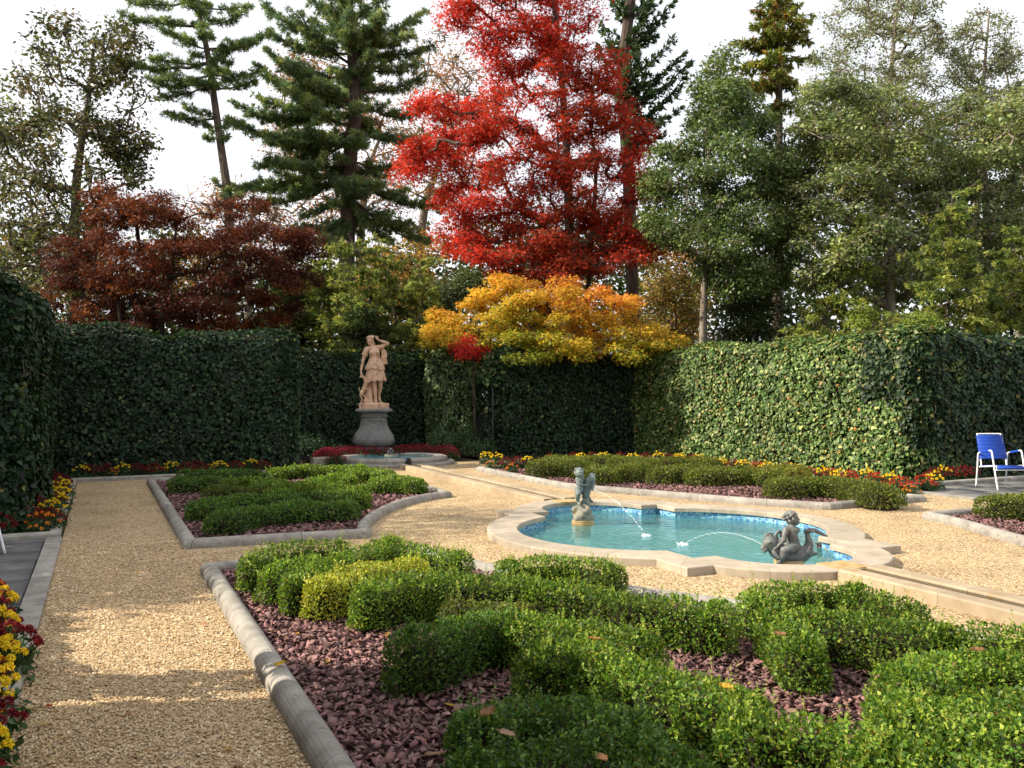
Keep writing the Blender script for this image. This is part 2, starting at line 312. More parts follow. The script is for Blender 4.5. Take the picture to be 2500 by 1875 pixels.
def water_mat(name, tint, k=1.0):
    m, n, o = new_mat(name); L = n.links.new
    tr = n.nodes.new('ShaderNodeBsdfTransparent'); tr.inputs['Color'].default_value = (*tint, 1)
    gl = n.nodes.new('ShaderNodeBsdfGlossy'); gl.inputs['Roughness'].default_value = .03; gl.inputs['Color'].default_value = (.9, .95, 1, 1)
    g = n.nodes.new('ShaderNodeNewGeometry'); mp = n.nodes.new('ShaderNodeMapping'); mp.inputs['Scale'].default_value = (1, 1, 1); L(g.outputs['Position'], mp.inputs['Vector'])
    t = n.nodes.new('ShaderNodeTexNoise'); t.inputs['Scale'].default_value = 7; t.inputs['Detail'].default_value = 3; t.inputs['Distortion'].default_value = .6; L(mp.outputs[0], t.inputs['Vector'])
    t2 = n.nodes.new('ShaderNodeTexWave'); t2.wave_type = 'RINGS'; t2.rings_direction = 'SPHERICAL'; t2.inputs['Scale'].default_value = 2.2; t2.inputs['Distortion'].default_value = 3.5; t2.inputs['Detail'].default_value = 2
    mp2 = n.nodes.new('ShaderNodeMapping'); mp2.inputs['Location'].default_value = (-5.85, -7.5, 0); L(g.outputs['Position'], mp2.inputs['Vector']); L(mp2.outputs[0], t2.inputs['Vector'])
    b = n.nodes.new('ShaderNodeBump'); b.inputs['Strength'].default_value = .22*k; b.inputs['Distance'].default_value = .05; L(t.outputs['Fac'], b.inputs['Height'])
    b2 = n.nodes.new('ShaderNodeBump'); b2.inputs['Strength'].default_value = .10*k; b2.inputs['Distance'].default_value = .04; L(t2.outputs['Fac'], b2.inputs['Height']); L(b.outputs[0], b2.inputs['Normal'])
    L(b2.outputs[0], gl.inputs['Normal']); df = n.nodes.new('ShaderNodeBsdfDiffuse'); df.inputs['Color'].default_value = (.15, .50, .50, 1); mk = n.nodes.new('ShaderNodeMixShader'); mk.inputs[0].default_value = 0.26*k; L(tr.outputs[0], mk.inputs[1]); L(df.outputs[0], mk.inputs[2])
    fr = n.nodes.new('ShaderNodeFresnel'); fr.inputs['IOR'].default_value = 1.33; L(b2.outputs[0], fr.inputs['Normal'])
    x = n.nodes.new('ShaderNodeMixShader'); L(fr.outputs[0], x.inputs[0]); L(mk.outputs[0], x.inputs[1]); L(gl.outputs[0], x.inputs[2]); L(x.outputs[0], o.inputs[0]); return m
M['water'] = water_mat('pool_water', (.93, 1, .99)); M['rill_water'] = water_mat('rill_water', (.86, .80, .66), .0)
def spray_mat():
    m, n, o = new_mat('falling_water'); L = n.links.new
    p = n.nodes.new('ShaderNodeBsdfPrincipled'); p.inputs['Base Color'].default_value = (.9, .95, .97, 1); p.inputs['Roughness'].default_value = .08; p.inputs['Specular IOR Level'].default_value = .8
    t = n.nodes.new('ShaderNodeBsdfTransparent'); x = n.nodes.new('ShaderNodeMixShader'); x.inputs[0].default_value = .6; L(t.outputs[0], x.inputs[1]); L(p.outputs[0], x.inputs[2]); L(x.outputs[0], o.inputs[0]); return m
M['spray'] = spray_mat()
rng = np.random.default_rng(11); random.seed(5)
# ================================================================== POOL geometry (plan)
PC = np.array([5.92, 7.87]); TILT = math.radians(1.15)
def pool_pt(u, v): return (PC[0] + u*math.cos(TILT) + v*math.sin(TILT), PC[1] - u*math.sin(TILT) + v*math.cos(TILT))
def arc_pts(x1, y0, y1, n):     # circle through (0,y1) and (x1,y0), symmetric about x=0
    s_ = y1-y0; R = (s_*s_+x1*x1)/(2*s_); c = y1-R; a = math.atan2(x1, y0-c)
    return [(R*math.sin(a*k/n), c+R*math.cos(a*k/n)) for k in range(n+1)]
def quatrefoil(a, b, v0, ua, u0, va, n=12):
    e = arc_pts(u0, b, va, n); s_ = [(y, x) for x, y in arc_pts(v0, a, ua, n)][::-1]
    q = e + [(a, b)] + s_
    q4 = [(u, -v) for u, v in q[::-1]][1:]; h = q + q4
    h2 = [(-u, -v) for u, v in h][1:-1]
    return [pool_pt(*p) for p in (h + h2)][::-1]
k_ = 1.02
OUT = quatrefoil(1.28*k_, 2.0*k_, 1.55*k_, 2.1*k_, 1.0*k_, 2.66*k_); INN = quatrefoil(.95*k_, 1.65*k_, 1.25*k_, 1.78*k_, .70*k_, 2.36*k_)
MID = [((o[0]*.45+i[0]*.55), (o[1]*.45+i[1]*.55)) for o, i in zip(OUT, INN)]
# ================================================================== GROUND
sheet('ground', [(-300, -120), (420, -120), (420, 500), (-300, 500)], [MID], -.02, M['lawn'])
sheet('gravel_path', [(-.36, -2), (12.3, -2), (12.3, 17.3), (9.2, 17.3), (9.2, 20.8), (3.4, 20.8), (3.4, 17.4), (-.36, 17.4)], [MID], 0, M['gravel'])
def slabs(name, x0, x1, y0, y1, z, mat, rowh=.55, seed=1):
    r = np.random.default_rng(seed); A = Acc(); y = y0
    while y < y1-.05:
        h = min(rowh*r.uniform(.8, 1.25), y1-y); x = x0
        while x < x1-.05:
            w = min(r.uniform(.5, 1.1), x1-x)
            if x1-x-w < .2: w = x1-x
            V, F = box_np(x+.006, x+w-.006, y+.006, y+h-.006, z-.05, z+r.uniform(-.003, .003)); V += (r.normal(size=V.shape)*.003*[1, 1, 0]); A.add(V, F); x += w
        y += h
    o = A.obj(name, mat); o['kind'] = 'structure'; return o
slabs('flagstone_patio', -4.6, -.52, 6.0, 10.42, .022, M['flag'], seed=3)
slabs('flagstone_patio', 12.0, 19.5, 3.5, 9.75, .022, M['flag'], seed=4)
# borders of bare soil under the ivy
for poly in ([(-1.3, 10.5), (-.45, 10.5), (-.45, 17.4), (3.7, 17.4), (3.7, 19.4), (-1.3, 19.4)], [(-3, -2), (-.45, -2), (-.45, 6.0), (-3, 6.0)], [(-4.6, 10.44), (-.9, 10.44), (-.9, 11.4), (-4.6, 11.4)],
             [(12.25, 9.9), (18, 9.9), (18, 10.8), (13.8, 10.8), (13.8, 20.2), (8.4, 20.2), (8.4, 17.3), (12.25, 17.3)], [(3.4, 18.9), (9.0, 18.9), (9.0, 22.9), (3.4, 22.9)]):
    sheet('border_soil', poly, [], .006, M['soil'])
# ================================================================== POOL
pool = thing('fountain_pool', 'quatrefoil pool with pale limestone coping and blue mosaic sides in the gravel court', 'pool', (PC[0], PC[1], 0))
def ring_loft(specs, O, I, name, mat, parent):
    O = np.array(O); I = np.array(I); n = len(O); L = np.concatenate([[0], np.cumsum(np.linalg.norm(np.diff(O, axis=0), axis=1))])
    V = []; U = []; F = []
    for t, z in specs:
        P = O + (I-O)*t; V.append(np.column_stack([P, np.full(n, z)])); U.append(np.column_stack([L, np.full(n, t)]))
    for k in range(len(specs)-1):
        for i in range(n):
            j = (i+1) % n; F.append((k*n+i, k*n+j, (k+1)*n+j, (k+1)*n+i))
    return obj(name, np.concatenate(V), F, mat, parent, uv=np.concatenate(U))
ZC = .078
ring_loft([(0, -.04), (0, ZC-.012), (.012, ZC-.004), (.04, ZC), (.96, ZC), (.988, ZC-.004), (1, ZC-.012), (1, .022), (.9, .018)], OUT, INN, 'coping', M['coping'], pool)
WALL = [((o[0]*.08+i[0]*.92), (o[1]*.08+i[1]*.92)) for o, i in zip(OUT, INN)]
n = len(WALL); L_ = np.concatenate([[0], np.cumsum([math.dist(WALL[i], WALL[i+1]) for i in range(n-1)])])
V = [(x, y, z) for z in (.02, -.24) for x, y in WALL]; U = [(l, z+1) for z in (.02, -.24) for l in L_]
obj('mosaic_wall', np.array(V), [(i, (i+1) % n, n+(i+1) % n, n+i) for i in range(n)], M['mosaic'], pool, uv=np.array(U))
o = sheet('pool_floor', WALL, [], -.21, M['pool_floor']); del o['kind']; o.parent = pool; o.matrix_parent_inverse = Matrix.Translation(-pool.location)
wo = sheet('pool_water', WALL, [], -.055, M['water'])
bx = at_z(2008, 1352, -.12)
A = Acc(); A.add(*box_np(bx[0]-.05, bx[0]+.05, bx[1]-.03, bx[1]+.03, -.16, -.02)); A.add(*box_np(bx[0]-.06, bx[0]+.06, bx[1]-.04, bx[1]+.04, -.02, -.008)); A.obj('skimmer_box', M['dark_metal'], pool)
# ---- stone rills along the axis
def rill(v0, v1, label):
    a, b = pool_pt(0, v0), pool_pt(0, v1); root = thing('stone_rill', label, 'rill', (a[0], a[1], 0)); d = 1 if v1 > v0 else -1
    for sgn in (-1, 1):
        p = [pool_pt(sgn*.165, v0+(v1-v0)*t) for t in np.linspace(0, 1, 12)]
        prof = [(-.09, -.03), (-.09, .085), (-.077, .098), (.077, .098), (.09, .085), (.09, -.02)]
        V, F, U = sweep(p, prof); obj('side_stone', V, F, M['rill'], root, uv=U)
    p = [pool_pt(0, v0+(v1-v0)*t) for t in (0, .5, 1)]
    V, F, U = sweep(p, [(-.0765, .066), (.0765, .066)]); obj('channel_bed', V, F[:2], M['ochre'], root)
    V, F, U = sweep(p, [(-.076, .078), (.076, .078)]); obj('channel_water', V, F[:2], M['rill_water'], root)
    q = [pool_pt(0, v0-d*.02), pool_pt(0, v0-d*.33)]
    V, F, U = sweep(q, [(-.17, ZC-.02), (-.17, ZC+.004), (-.155, ZC+.007), (-.03, ZC+.007), (0, ZC+.003), (.03, ZC+.007), (.155, ZC+.007), (.17, ZC+.004), (.17, ZC-.02)]); obj('spillway', V, F, M['ochre'], root)
    return root
rill(2.66*k_, 9.62, 'long stone rill running from the pool to the round basin below the statue')
rill(-2.66*k_, -9.5, 'stone rill leaving the near end of the pool towards the lower right corner')
# ================================================================== KERBED BEDS
KERB = [(-.072, -.02), (-.072, .03), (-.068, .052), (-.058, .071), (-.042, .086), (-.022, .096), (0, .099), (.022, .096), (.042, .086), (.058, .071), (.068, .052), (.072, .03), (.072, -.02)]
def kerb(name, path, label, closed=False, mat=None, prof=KERB, group='stone kerbs edging the beds'):
    V, F, U = sweep(path, prof, closed); o = obj(name, V, F, mat or M['stone'], uv=U, smooth=False); tag(o, label, 'kerb', group); return o
def inset(poly, d):
    P = np.array(poly); V, F, U = sweep(P, [(d, 0)], True) if False else (None, None, None)
    d0 = unit(P - np.roll(P, 1, 0)); d1 = unit(np.roll(P, -1, 0)-P); n0 = np.stack([-d0[:, 1], d0[:, 0]], 1); n1 = np.stack([-d1[:, 1], d1[:, 0]], 1); b = unit(n0+n1); sc = 1/np.maximum(.4, (b*n0).sum(1)); return P + b*sc[:, None]*d
def curve2(pts, k=5): return [tuple(p[:2]) for p in smooth_path([(x, y, 0) for x, y in pts], k)]
BED = {}   # outer outlines, anticlockwise
BED['A'] = [(.77, 16.6), (.78, 9.18), (2.66, 9.02)] + curve2([(2.74, 9.12), (2.82, 9.5), (3.0, 9.95), (3.44, 10.75), (4.01, 11.5), (4.51, 11.93), (4.93, 12.13)]) + [(5.08, 16.6)]
BED['B'] = [(.80, 1.2), (4.95, 1.2), (4.95, 3.7)] + curve2([(4.9, 3.75), (4.5, 4.25), (3.9, 5.2), (3.4, 6.1), (3.1, 6.85), (2.95, 7.5), (2.9, 7.82)]) + [(2.85, 7.88), (.81, 7.9)]
BED['C'] = [(7.16, 16.3)] + curve2([(7.08, 13.4), (7.14, 12.25), (7.53, 11.36), (8.0, 10.32), (8.41, 9.38), (8.98, 8.52)]) + [(9.06, 8.45), (11.08, 8.5), (11.1, 16.3)]
BED['D'] = [(11.85, 1.2), (11.85, 7.36), (9.45, 7.32)] + curve2([(9.42, 7.22), (9.25, 6.73), (8.96, 6.16), (8.61, 5.47), (8.2, 4.7), (7.6, 4.1), (7.25, 3.9)]) + [(7.2, 1.2)]
kl = {'A': 'weathered grey stone kerb round the shaded far left boxwood bed, with a concave end', 'B': 'stone kerb round the nearest boxwood bed, partly sunlit beside the left gravel path',
      'C': 'pale sunlit stone kerb round the boxwood bed behind the pool', 'D': 'stone kerb round the small part of a bed at the right edge below the blue chair'}
def ccw(P): P = np.array(P); return P if ((P[:, 0]*np.roll(P[:, 1], -1)-np.roll(P[:, 0], -1)*P[:, 1]).sum() > 0) else P[::-1]
IN = {}
for k, P in BED.items():
    P = ccw(P); kerb('bed_kerb', inset(P, .07), kl[k], closed=True); IN[k] = inset(P, .13)
    s_ = sheet('slate_bed', [tuple(p) for p in inset(P, .10)], [], .014, M['slate_bed'])
KL = [(.0, -.02), (.0, .05), (.012, .07), (.05, .082), (.10, .078), (.12, .05), (.12, -.02)]
kerb('border_kerb', [(-.36, 6.0), (-.36, -2)][::-1], 'mossy stone kerb along the near left flower border at the lower left corner', prof=KL)
kerb('border_kerb', [(-3.2, 10.46), (-.385, 10.46), (-.37, 17.28), (3.6, 17.46)], 'stone kerb edging the flowers under the shaded left ivy walls', prof=KL)
kerb('border_kerb', [(8.3, 18.6), (8.36, 17.2), (9.1, 17.2), (12.2, 17.2), (12.25, 10.9), (12.06, 9.82), (12.75, 9.86), (18, 9.95)], 'stone kerb edging the mixed flowers under the sunlit right ivy wall', prof=KL)
kerb('patio_edging', [(-.36, 6.02), (-.36, 10.4)], 'flat stone edging between the left flagstone patio and the gravel path', prof=[(.0, -.02), (.0, .03), (.01, .034), (.15, .034), (.15, -.02)])
kerb('patio_edging', [(12.0, 9.76), (12.0, 3.5)], 'flat stone edging of the right flagstone patio below the blue chair', prof=[(-.14, -.02), (-.14, .03), (-.005, .034), (-.003, -.02)])
# ---- loose slate chips and pebbles (nobody could count them)
def chips(poly, dens, size, seed, z=.02, keep=None):
    r = np.random.default_rng(seed); P = np.array(poly); lo, hi = P.min(0), P.max(0); n = int((hi-lo).prod()*dens)
    xy = r.uniform(lo, hi, (n, 2)); m = in_poly(xy[:, 0], xy[:, 1], P)
    if keep is not None: m &= keep(xy)
    xy = xy[m]; n = len(xy)
    sz = size*r.uniform(.45, 1.15, n); a = r.uniform(0, 6.28, n)
    bx_ = np.array([[-1, -1, -1], [1, -1, -1], [1, 1, -1], [-1, 1, -1], [-1, -1, 1], [1, -1, 1], [1, 1, 1], [-1, 1, 1]], float)*.5
    V = bx_[None]*np.stack([sz, sz*r.uniform(.5, .95, n), sz*r.uniform(.10, .24, n)], 1)[:, None]
    V = V + r.normal(size=V.shape)*(sz*.17)[:, None, None]*np.array([1, 1, .35]); V[:, 4:, :2] *= r.uniform(.75, 1.0, (n, 1, 1))
    tx, ty = r.normal(size=n)*.42, r.normal(size=n)*.42
    V[:, :, 2] += V[:, :, 0]*tx[:, None] + V[:, :, 1]*ty[:, None]; c, s_ = np.cos(a)[:, None], np.sin(a)[:, None]
    x = V[:, :, 0]*c - V[:, :, 1]*s_; y = V[:, :, 0]*s_ + V[:, :, 1]*c; V[:, :, 0] = x + xy[:, :1]; V[:, :, 1] = y + xy[:, 1:]; V[:, :, 2] += z + (r.uniform(0, 1, n)**2*.03)[:, None]
    f = np.array([[0, 3, 2, 1], [4, 5, 6, 7], [0, 1, 5, 4], [1, 2, 6, 5], [2, 3, 7, 6], [3, 0, 4, 7]]); F = (f[None] + (np.arange(n)*8)[:, None, None]).reshape(-1, 4)
    b = np.array([.205, .112, .104])*r.uniform(.5, 1.5, n)[:, None]; b[r.random(n) < .08] *= np.array([1.35, 1.3, 1.3]); b *= 1 + r.normal(size=(n, 3))*.05
    return V.reshape(-1, 3), F, np.repeat(np.clip(b, .01, 1), 8, 0)
for k, (d, s_) in {'A': (420, .046), 'B': (1700, .034), 'C': (420, .046), 'D': (520, .044)}.items():
    V, F, C = chips(IN[k], d, s_, hash(k) % 7 if False else ord(k), keep=(lambda xy: xy[:, 1] > 2.2) if k in 'BD' else None)
    tag(obj('slate_chips', V, F, M['chip'], col=C), kind='stuff')
def pebbles(x0, x1, y0, y1, dens, size, seed):
    r = np.random.default_rng(seed); n = int((x1-x0)*(y1-y0)*dens); xy = np.column_stack([r.uniform(x0, x1, n), r.uniform(y0, y1, n)])
    o8 = np.array([[1, 0, 0], [0, 1, 0], [-1, 0, 0], [0, -1, 0], [0, 0, 1], [.0, 0, -1], ], float); sz = size*r.uniform(.55, 1.3, n)*.5
    V = o8[None]*np.stack([sz, sz*r.uniform(.6, 1, n), sz*r.uniform(.5, .8, n)], 1)[:, None]; V = V + r.normal(size=V.shape)*(sz*.22)[:, None, None]
    a = r.uniform(0, 6.28, n); c, s_ = np.cos(a)[:, None], np.sin(a)[:, None]; x = V[:, :, 0]*c-V[:, :, 1]*s_; y = V[:, :, 0]*s_+V[:, :, 1]*c
    V[:, :, 0] = x + xy[:, :1]; V[:, :, 1] = y + xy[:, 1:]; V[:, :, 2] += .003 + r.uniform(0, .004, n)[:, None]
    f = np.array([[0, 1, 4], [1, 2, 4], [2, 3, 4], [3, 0, 4]]); F = (f[None]+(np.arange(n)*6)[:, None, None]).reshape(-1, 3)
    pal = np.array([(.50, .355, .19), (.60, .46, .28), (.39, .25, .125), (.27, .165, .08), (.68, .57, .40), (.45, .32, .19)]); C = pal[r.choice(6, n, p=[.3, .22, .2, .1, .08, .1])]*r.uniform(.8, 1.15, n)[:, None]
    return V.reshape(-1, 3), F, np.repeat(np.clip(C, 0, .9), 6, 0)
A = Acc()
A.add(*pebbles(-.36, .80, 3.2, 6, 8500, .0145, 1)); A.add(*pebbles(-.36, .80, 6, 10, 3600, .016, 2)); A.add(*pebbles(.8, 3.2, 7.95, 8.9, 2600, .017, 3))
tag(A.obj('loose_gravel', M['pebble']), kind='stuff')
# ================================================================== IVY WALLS
def cards(C, N, T, L, Wd, fold=.12, shape='kite'):
    n = len(C); N = unit(N); T = unit(T - N*(T*N).sum(1, keepdims=True)); S_ = np.cross(N, T)
    L = np.broadcast_to(L, (n,))[:, None]; Wd = np.broadcast_to(Wd, (n,))[:, None]
    if shape == 'kite':
        V = np.stack([C, C+T*L*.45-S_*Wd*.5+N*Wd*fold, C+T*L, C+T*L*.45+S_*Wd*.5+N*Wd*fold], 1).reshape(-1, 3)
        F = np.array([[0, 3, 2, 1]]) + (np.arange(n)*4)[:, None]; return V, F, 4
    if shape == 'ivy':
        V = np.stack([C, C+T*L*.12-S_*Wd*.42+N*Wd*fold, C+T*L*.42-S_*Wd*.46+N*Wd*fold*1.2, C+T*L, C+T*L*.42+S_*Wd*.46+N*Wd*fold*1.2, C+T*L*.12+S_*Wd*.42+N*Wd*fold], 1).reshape(-1, 3)
        f = np.array([[0, 3, 2, 1], [0, 5, 4, 3]]); F = (f[None] + (np.arange(n)*6)[:, None, None]).reshape(-1, 4); return V, F, 6
    if shape == 'star':     # three-pointed maple leaf
        V = np.stack([C, C+T*L*.35-S_*Wd*.16, C+T*L*.62-S_*Wd*.62+N*Wd*fold, C+T*L*.55-S_*Wd*.1, C+T*L, C+T*L*.55+S_*Wd*.1, C+T*L*.62+S_*Wd*.62+N*Wd*fold, C+T*L*.35+S_*Wd*.16], 1).reshape(-1, 3)
        f = np.array([[0, 3, 2, 1], [0, 5, 4, 3], [0, 7, 6, 5]]); F = (f[None] + (np.arange(n)*8)[:, None, None]).reshape(-1, 4); return V, F, 8
def pick(r, n, pal, w, jit=.18):
    pal = np.array(pal, float); c = pal[r.choice(len(pal), n, p=np.array(w)/np.sum(w))]; return np.clip(c*(1+r.normal(size=(n, 1))*jit)*(1+r.normal(size=(n, 3))*.06), .003, .95)
def ivy_wall(label, path, h, t, dens, L, pal, wts, seed, side=1, hz=.15, name='ivy_wall', skip=None, edge=.32):
    """path in plan; leaves clothe the side to the left (side=1) of its direction, the rounded top, and both ends"""
    r = np.random.default_rng(seed); P = np.array(path, float); root = thing(name, label, 'ivy wall', (P[:, 0].mean(), P[:, 1].mean(), 0), 'ivy walls enclosing the garden')
    d = unit(np.diff(P, axis=0)); ln = np.linalg.norm(np.diff(P, axis=0), axis=1); nrm = np.stack([-d[:, 1], d[:, 0]], 1)*side
    R = edge; R2 = .38; per = (h-R) + R*math.pi/2 + (t-R)           # profile length: face, shoulder, top
    pts = []; nn = []
    for i in range(len(ln)):
        n = int(ln[i]*per*dens); s = r.uniform(0, ln[i], n); q = r.uniform(0, per, n); hh = h + .05*np.sin(s*1.7+i) + .03*np.sin(s*4.1)
        a = np.clip((q-(h-R))/R, 0, math.pi/2); f1 = q < h-R
        off = np.where(f1, 0, -R*(1-np.cos(a))) - np.clip(q-(h-R)-R*math.pi/2, 0, None); z = np.where(f1, q, (h-R)+R*np.sin(a)) + (hh-h)*np.where(f1, q/h, 1)
        xy = P[i][None] + d[i][None]*s[:, None] + nrm[i][None]*off[:, None]; e0 = s if i == 0 else np.full(n, 9.); e1 = ln[i]-s if i == len(ln)-1 else np.full(n, 9.); ee = np.minimum(e0, e1); rc = np.where(ee < R2, R2-np.sqrt(np.maximum(0, R2*R2-(R2-np.minimum(ee, R2))**2)), 0); xy = xy-nrm[i][None]*rc[:, None]
        pts.append(np.column_stack([xy, z]))
        no = np.where(f1, 1, np.cos(a))[:, None]*nrm[i][None]; nn.append(np.column_stack([no, np.where(f1, 0.05, np.sin(a))]))
    for e, dd, i in ((P[0], -d[0], 0), (P[-1], d[-1], -1)):      # ends
        n = int(t*h*dens); q = r.uniform(0, t, n); z = r.uniform(0, h, n)
        m = ~((q < R) & (z > h-R) & ((R-q)**2+(z-h+R)**2 > R*R)); q, z = q[m], z[m]
        rc = np.where(q < R2, R2-np.sqrt(np.maximum(0, R2*R2-(R2-np.minimum(q, R2))**2)), 0); rt_ = np.where(z > h-R, R-np.sqrt(np.maximum(0, R*R-(z-h+R)**2)), 0); pts.append(np.column_stack([e[None]-nrm[i][None]*q[:, None]-dd[None]*(rc+rt_*.7)[:, None], z])); nn.append(np.column_stack([np.repeat(dd[None], len(q), 0), np.full(len(q), .05)]))
    C = np.concatenate(pts); N = unit(np.concatenate(nn)); n = len(C)
    if skip is not None: m = ~skip(C); C, N = C[m], N[m]; n = len(C)
    C = C + N*(wav(C, 2.2, seed)*hz + wav(C, 7, seed+1)*hz*.45 + r.uniform(-.05, .03, n))[:, None]
    Nn = N + r.normal(size=(n, 3))*.42 + np.array([0, 0, .30]); T = np.array([0, 0, -1.0]) + r.normal(size=(n, 3))*.55 + N*.15
    l = L*r.uniform(.55, 1.3, n); V, F, k = cards(C, Nn, T, l, l*r.uniform(.8, 1.15, n), .1, 'ivy')
    col = pick(r, n, pal, wts) * (1 + .25*wav(C, 1.6, seed+5))[:, None]
    obj('foliage', V, F, M['ivy'], root, col=np.repeat(np.clip(col, .004, .9), k, 0))
    # loose shoots reaching above the clipped top
    m = int(ln.sum()*16); s = r.uniform(0, ln.sum(), m); i = np.clip(np.searchsorted(np.cumsum(ln), s), 0, len(ln)-1); s0 = s-np.concatenate([[0], np.cumsum(ln)])[i]; B = np.column_stack([P[i]+d[i]*s0[:, None]-nrm[i]*r.uniform(.15, t*.8, m)[:, None], np.full(m, h-.03)]); hh = r.uniform(.03, .22, m)*r.random(m); Q = []; 
    for j in range(4): Q.append(B+np.column_stack([r.normal(size=(m, 2))*.04, hh*(j+1)/4]))
    Cs = np.concatenate(Q); V, F, k = cards(Cs, r.normal(size=Cs.shape)+[0, 0, .6], r.normal(size=Cs.shape), L*r.uniform(.6, 1.1, len(Cs)), L*.9, .1, 'ivy'); obj('shoots', V, F, M['ivy'], root, col=np.repeat(pick(r, len(Cs), pal[1:4], [.4, .4, .2]), k, 0))
    # woody core inside the leaves
    c0 = .34; prof = [(0-c0, 0), (0-c0, h-.45), (-.42, h-.14), (-(t-.05), h-.14), (-(t-.05), 0)]
    prof = [(o_*side, z) for o_, z in prof]; Pe = P.copy(); Pe[0] += d[0]*.34; Pe[-1] -= d[-1]*.34
    V, F, U = sweep(Pe, prof); 
    if skip is None: obj('woody_core', V, F, M['twig'], root)
    # tangle of bare stems over the leaves
    m = r.choice(n, max(12, n//260)); Q = C[m] + N[m]*.02; dv = r.normal(size=(len(m), 3)); dv -= N[m]*(dv*N[m]).sum(1, keepdims=True); dv = unit(dv+np.array([0, 0, .6])); le = r.uniform(.12, .45, len(m))[:, None]
    mid = Q + dv*le*.5 + N[m]*.02 + r.normal(size=Q.shape)*.03; V, F = tubes(np.concatenate([Q, mid]), np.concatenate([mid, Q+dv*le]), .005, .004, 4); obj('stems', V, F, M['bark'], root)
    return root
SHADED_IVY = [(.009, .023, .010), (.015, .037, .014), (.027, .057, .020), (.048, .088, .03), (.16, .15, .04)]; DW = [.34, .34, .2, .09, .01]  # leaf colours darkened to carry the shade of overhanging trees
SUNLIT_IVY = [(.035, .075, .02), (.075, .135, .034), (.13, .20, .055), (.24, .29, .10), (.40, .37, .13), (.32, .15, .04)]; LW = [.2, .27, .28, .18, .05, .015]  # leaf colours brightened and yellowed to carry the sunlight
ivy_wall('dark ivy wall nearest on the left, its rounded top cut by the left edge of the photo', [(-.78, 19.2), (-.76, 10.72)], 2.92, 1.3, 950, .070, SHADED_IVY, DW, 21, side=1)
ivy_wall('long dark ivy wall behind the left flower border and left of the statue', [(3.95, 18.35), (-1.9, 18.35)], 2.95, 1.2, 760, .074, SHADED_IVY, DW, 22, side=1)
ivy_wall('deeply shaded ivy wall at the back of the niche behind the statue', [(8.9, 22.7), (2.6, 22.7)], 2.78, 1.0, 620, .08, SHADED_IVY, DW, 23, side=1)
PART_LIT_IVY = [(.03, .065, .022), (.06, .11, .036), (.12, .17, .055), (.22, .25, .10)]; MID_W = [.35, .3, .22, .13]  # partial sunlight put into these ivy colours
ivy_wall('short paler ivy wall with bare stems between the statue niche and the iron gate', [(9.12, 20.85), (8.2, 22.6)], 2.85, .8, 760, .08, PART_LIT_IVY, MID_W, 24, side=1)
ivy_wall('dark ivy wall behind the pool, under the yellow maple and right of the iron gate', [(14.7, 19.75), (9.22, 19.75)], 2.82, 1.2, 640, .078, SHADED_IVY, DW, 25, side=1)
ivy_wall('long sunlit ivy wall with yellow green leaves along the right side', [(13.55, 10.72), (13.6, 20.9)], 2.80, 1.3, 800, .078, SUNLIT_IVY, LW, 26, side=1)
ivy_wall('shaded dark ivy wall behind the blue chair at the right edge', [(19.5, 10.6), (13.6, 10.6)], 2.78, 1.2, 700, .078, SHADED_IVY, [.25, .3, .24, .16, .05], 27, side=1)
# walls of the two patio recesses, which shade the court
ivy_wall('ivy wall at the back of the left patio, outside the photo', [(-3.95, 10.9), (-3.95, 5.4)], 2.9, 1.0, 60, .2, SHADED_IVY, DW, 28, side=1)
ivy_wall('ivy wall along the near left border, outside the photo', [(-.98, 5.55), (-.98, -6)], 2.62, 1.0, 60, .2, SHADED_IVY, DW, 29, side=1)
# ================================================================== IRON GATE in the gap of the ivy
gate = thing('iron_gate', 'black iron arched gateway standing open in the gap between two ivy walls', 'gate', (9.17, 20.3, 0))
def gp(t, z): return (9.13+.07*t, 20.82-1.02*t, z)
arch = [gp(0.02, 0)] + [gp(.5-.48*math.cos(a), 1.62+.45*math.sin(a)) for a in np.linspace(0, math.pi, 14)] + [gp(.98, 0)]
V, F = pipe(arch, .028, 6); obj('arch_frame', V, F, M['iron'], gate)
A = Acc()
for t in np.linspace(.1, .9, 7): V, F = tubes([gp(t, .05)], [gp(t, .95)], .011, .011, 5); A.add(V, F)
for z in (.1, .5, .95): V, F = tubes([gp(.04, z)], [gp(.96, z)], .014, .014, 5); A.add(V, F)
A.obj('gate_leaf', M['iron'], gate)
# ivy hanging over the arch is a bridge between the two walls
r = np.random.default_rng(5); n = 900; t = r.uniform(-.1, 1.1, n); z = 2.0+.15*np.abs(2*t-1)**2*(-1)+r.uniform(0, .85, n); C = np.column_stack([9.13+.07*t+r.uniform(-.25, .35, n), 20.82-1.02*t, z])
V, F, k = cards(C, np.array([-1., -.3, .3])+r.normal(size=(n, 3))*.5, np.array([0, 0, -1.])+r.normal(size=(n, 3))*.5, .1, .1, .1, 'ivy')
tag(obj('hanging_ivy', V, F, M['ivy'], col=np.repeat(pick(r, n, PART_LIT_IVY, MID_W), k, 0)), 'curtain of ivy hanging over the arch of the iron gate', 'ivy')
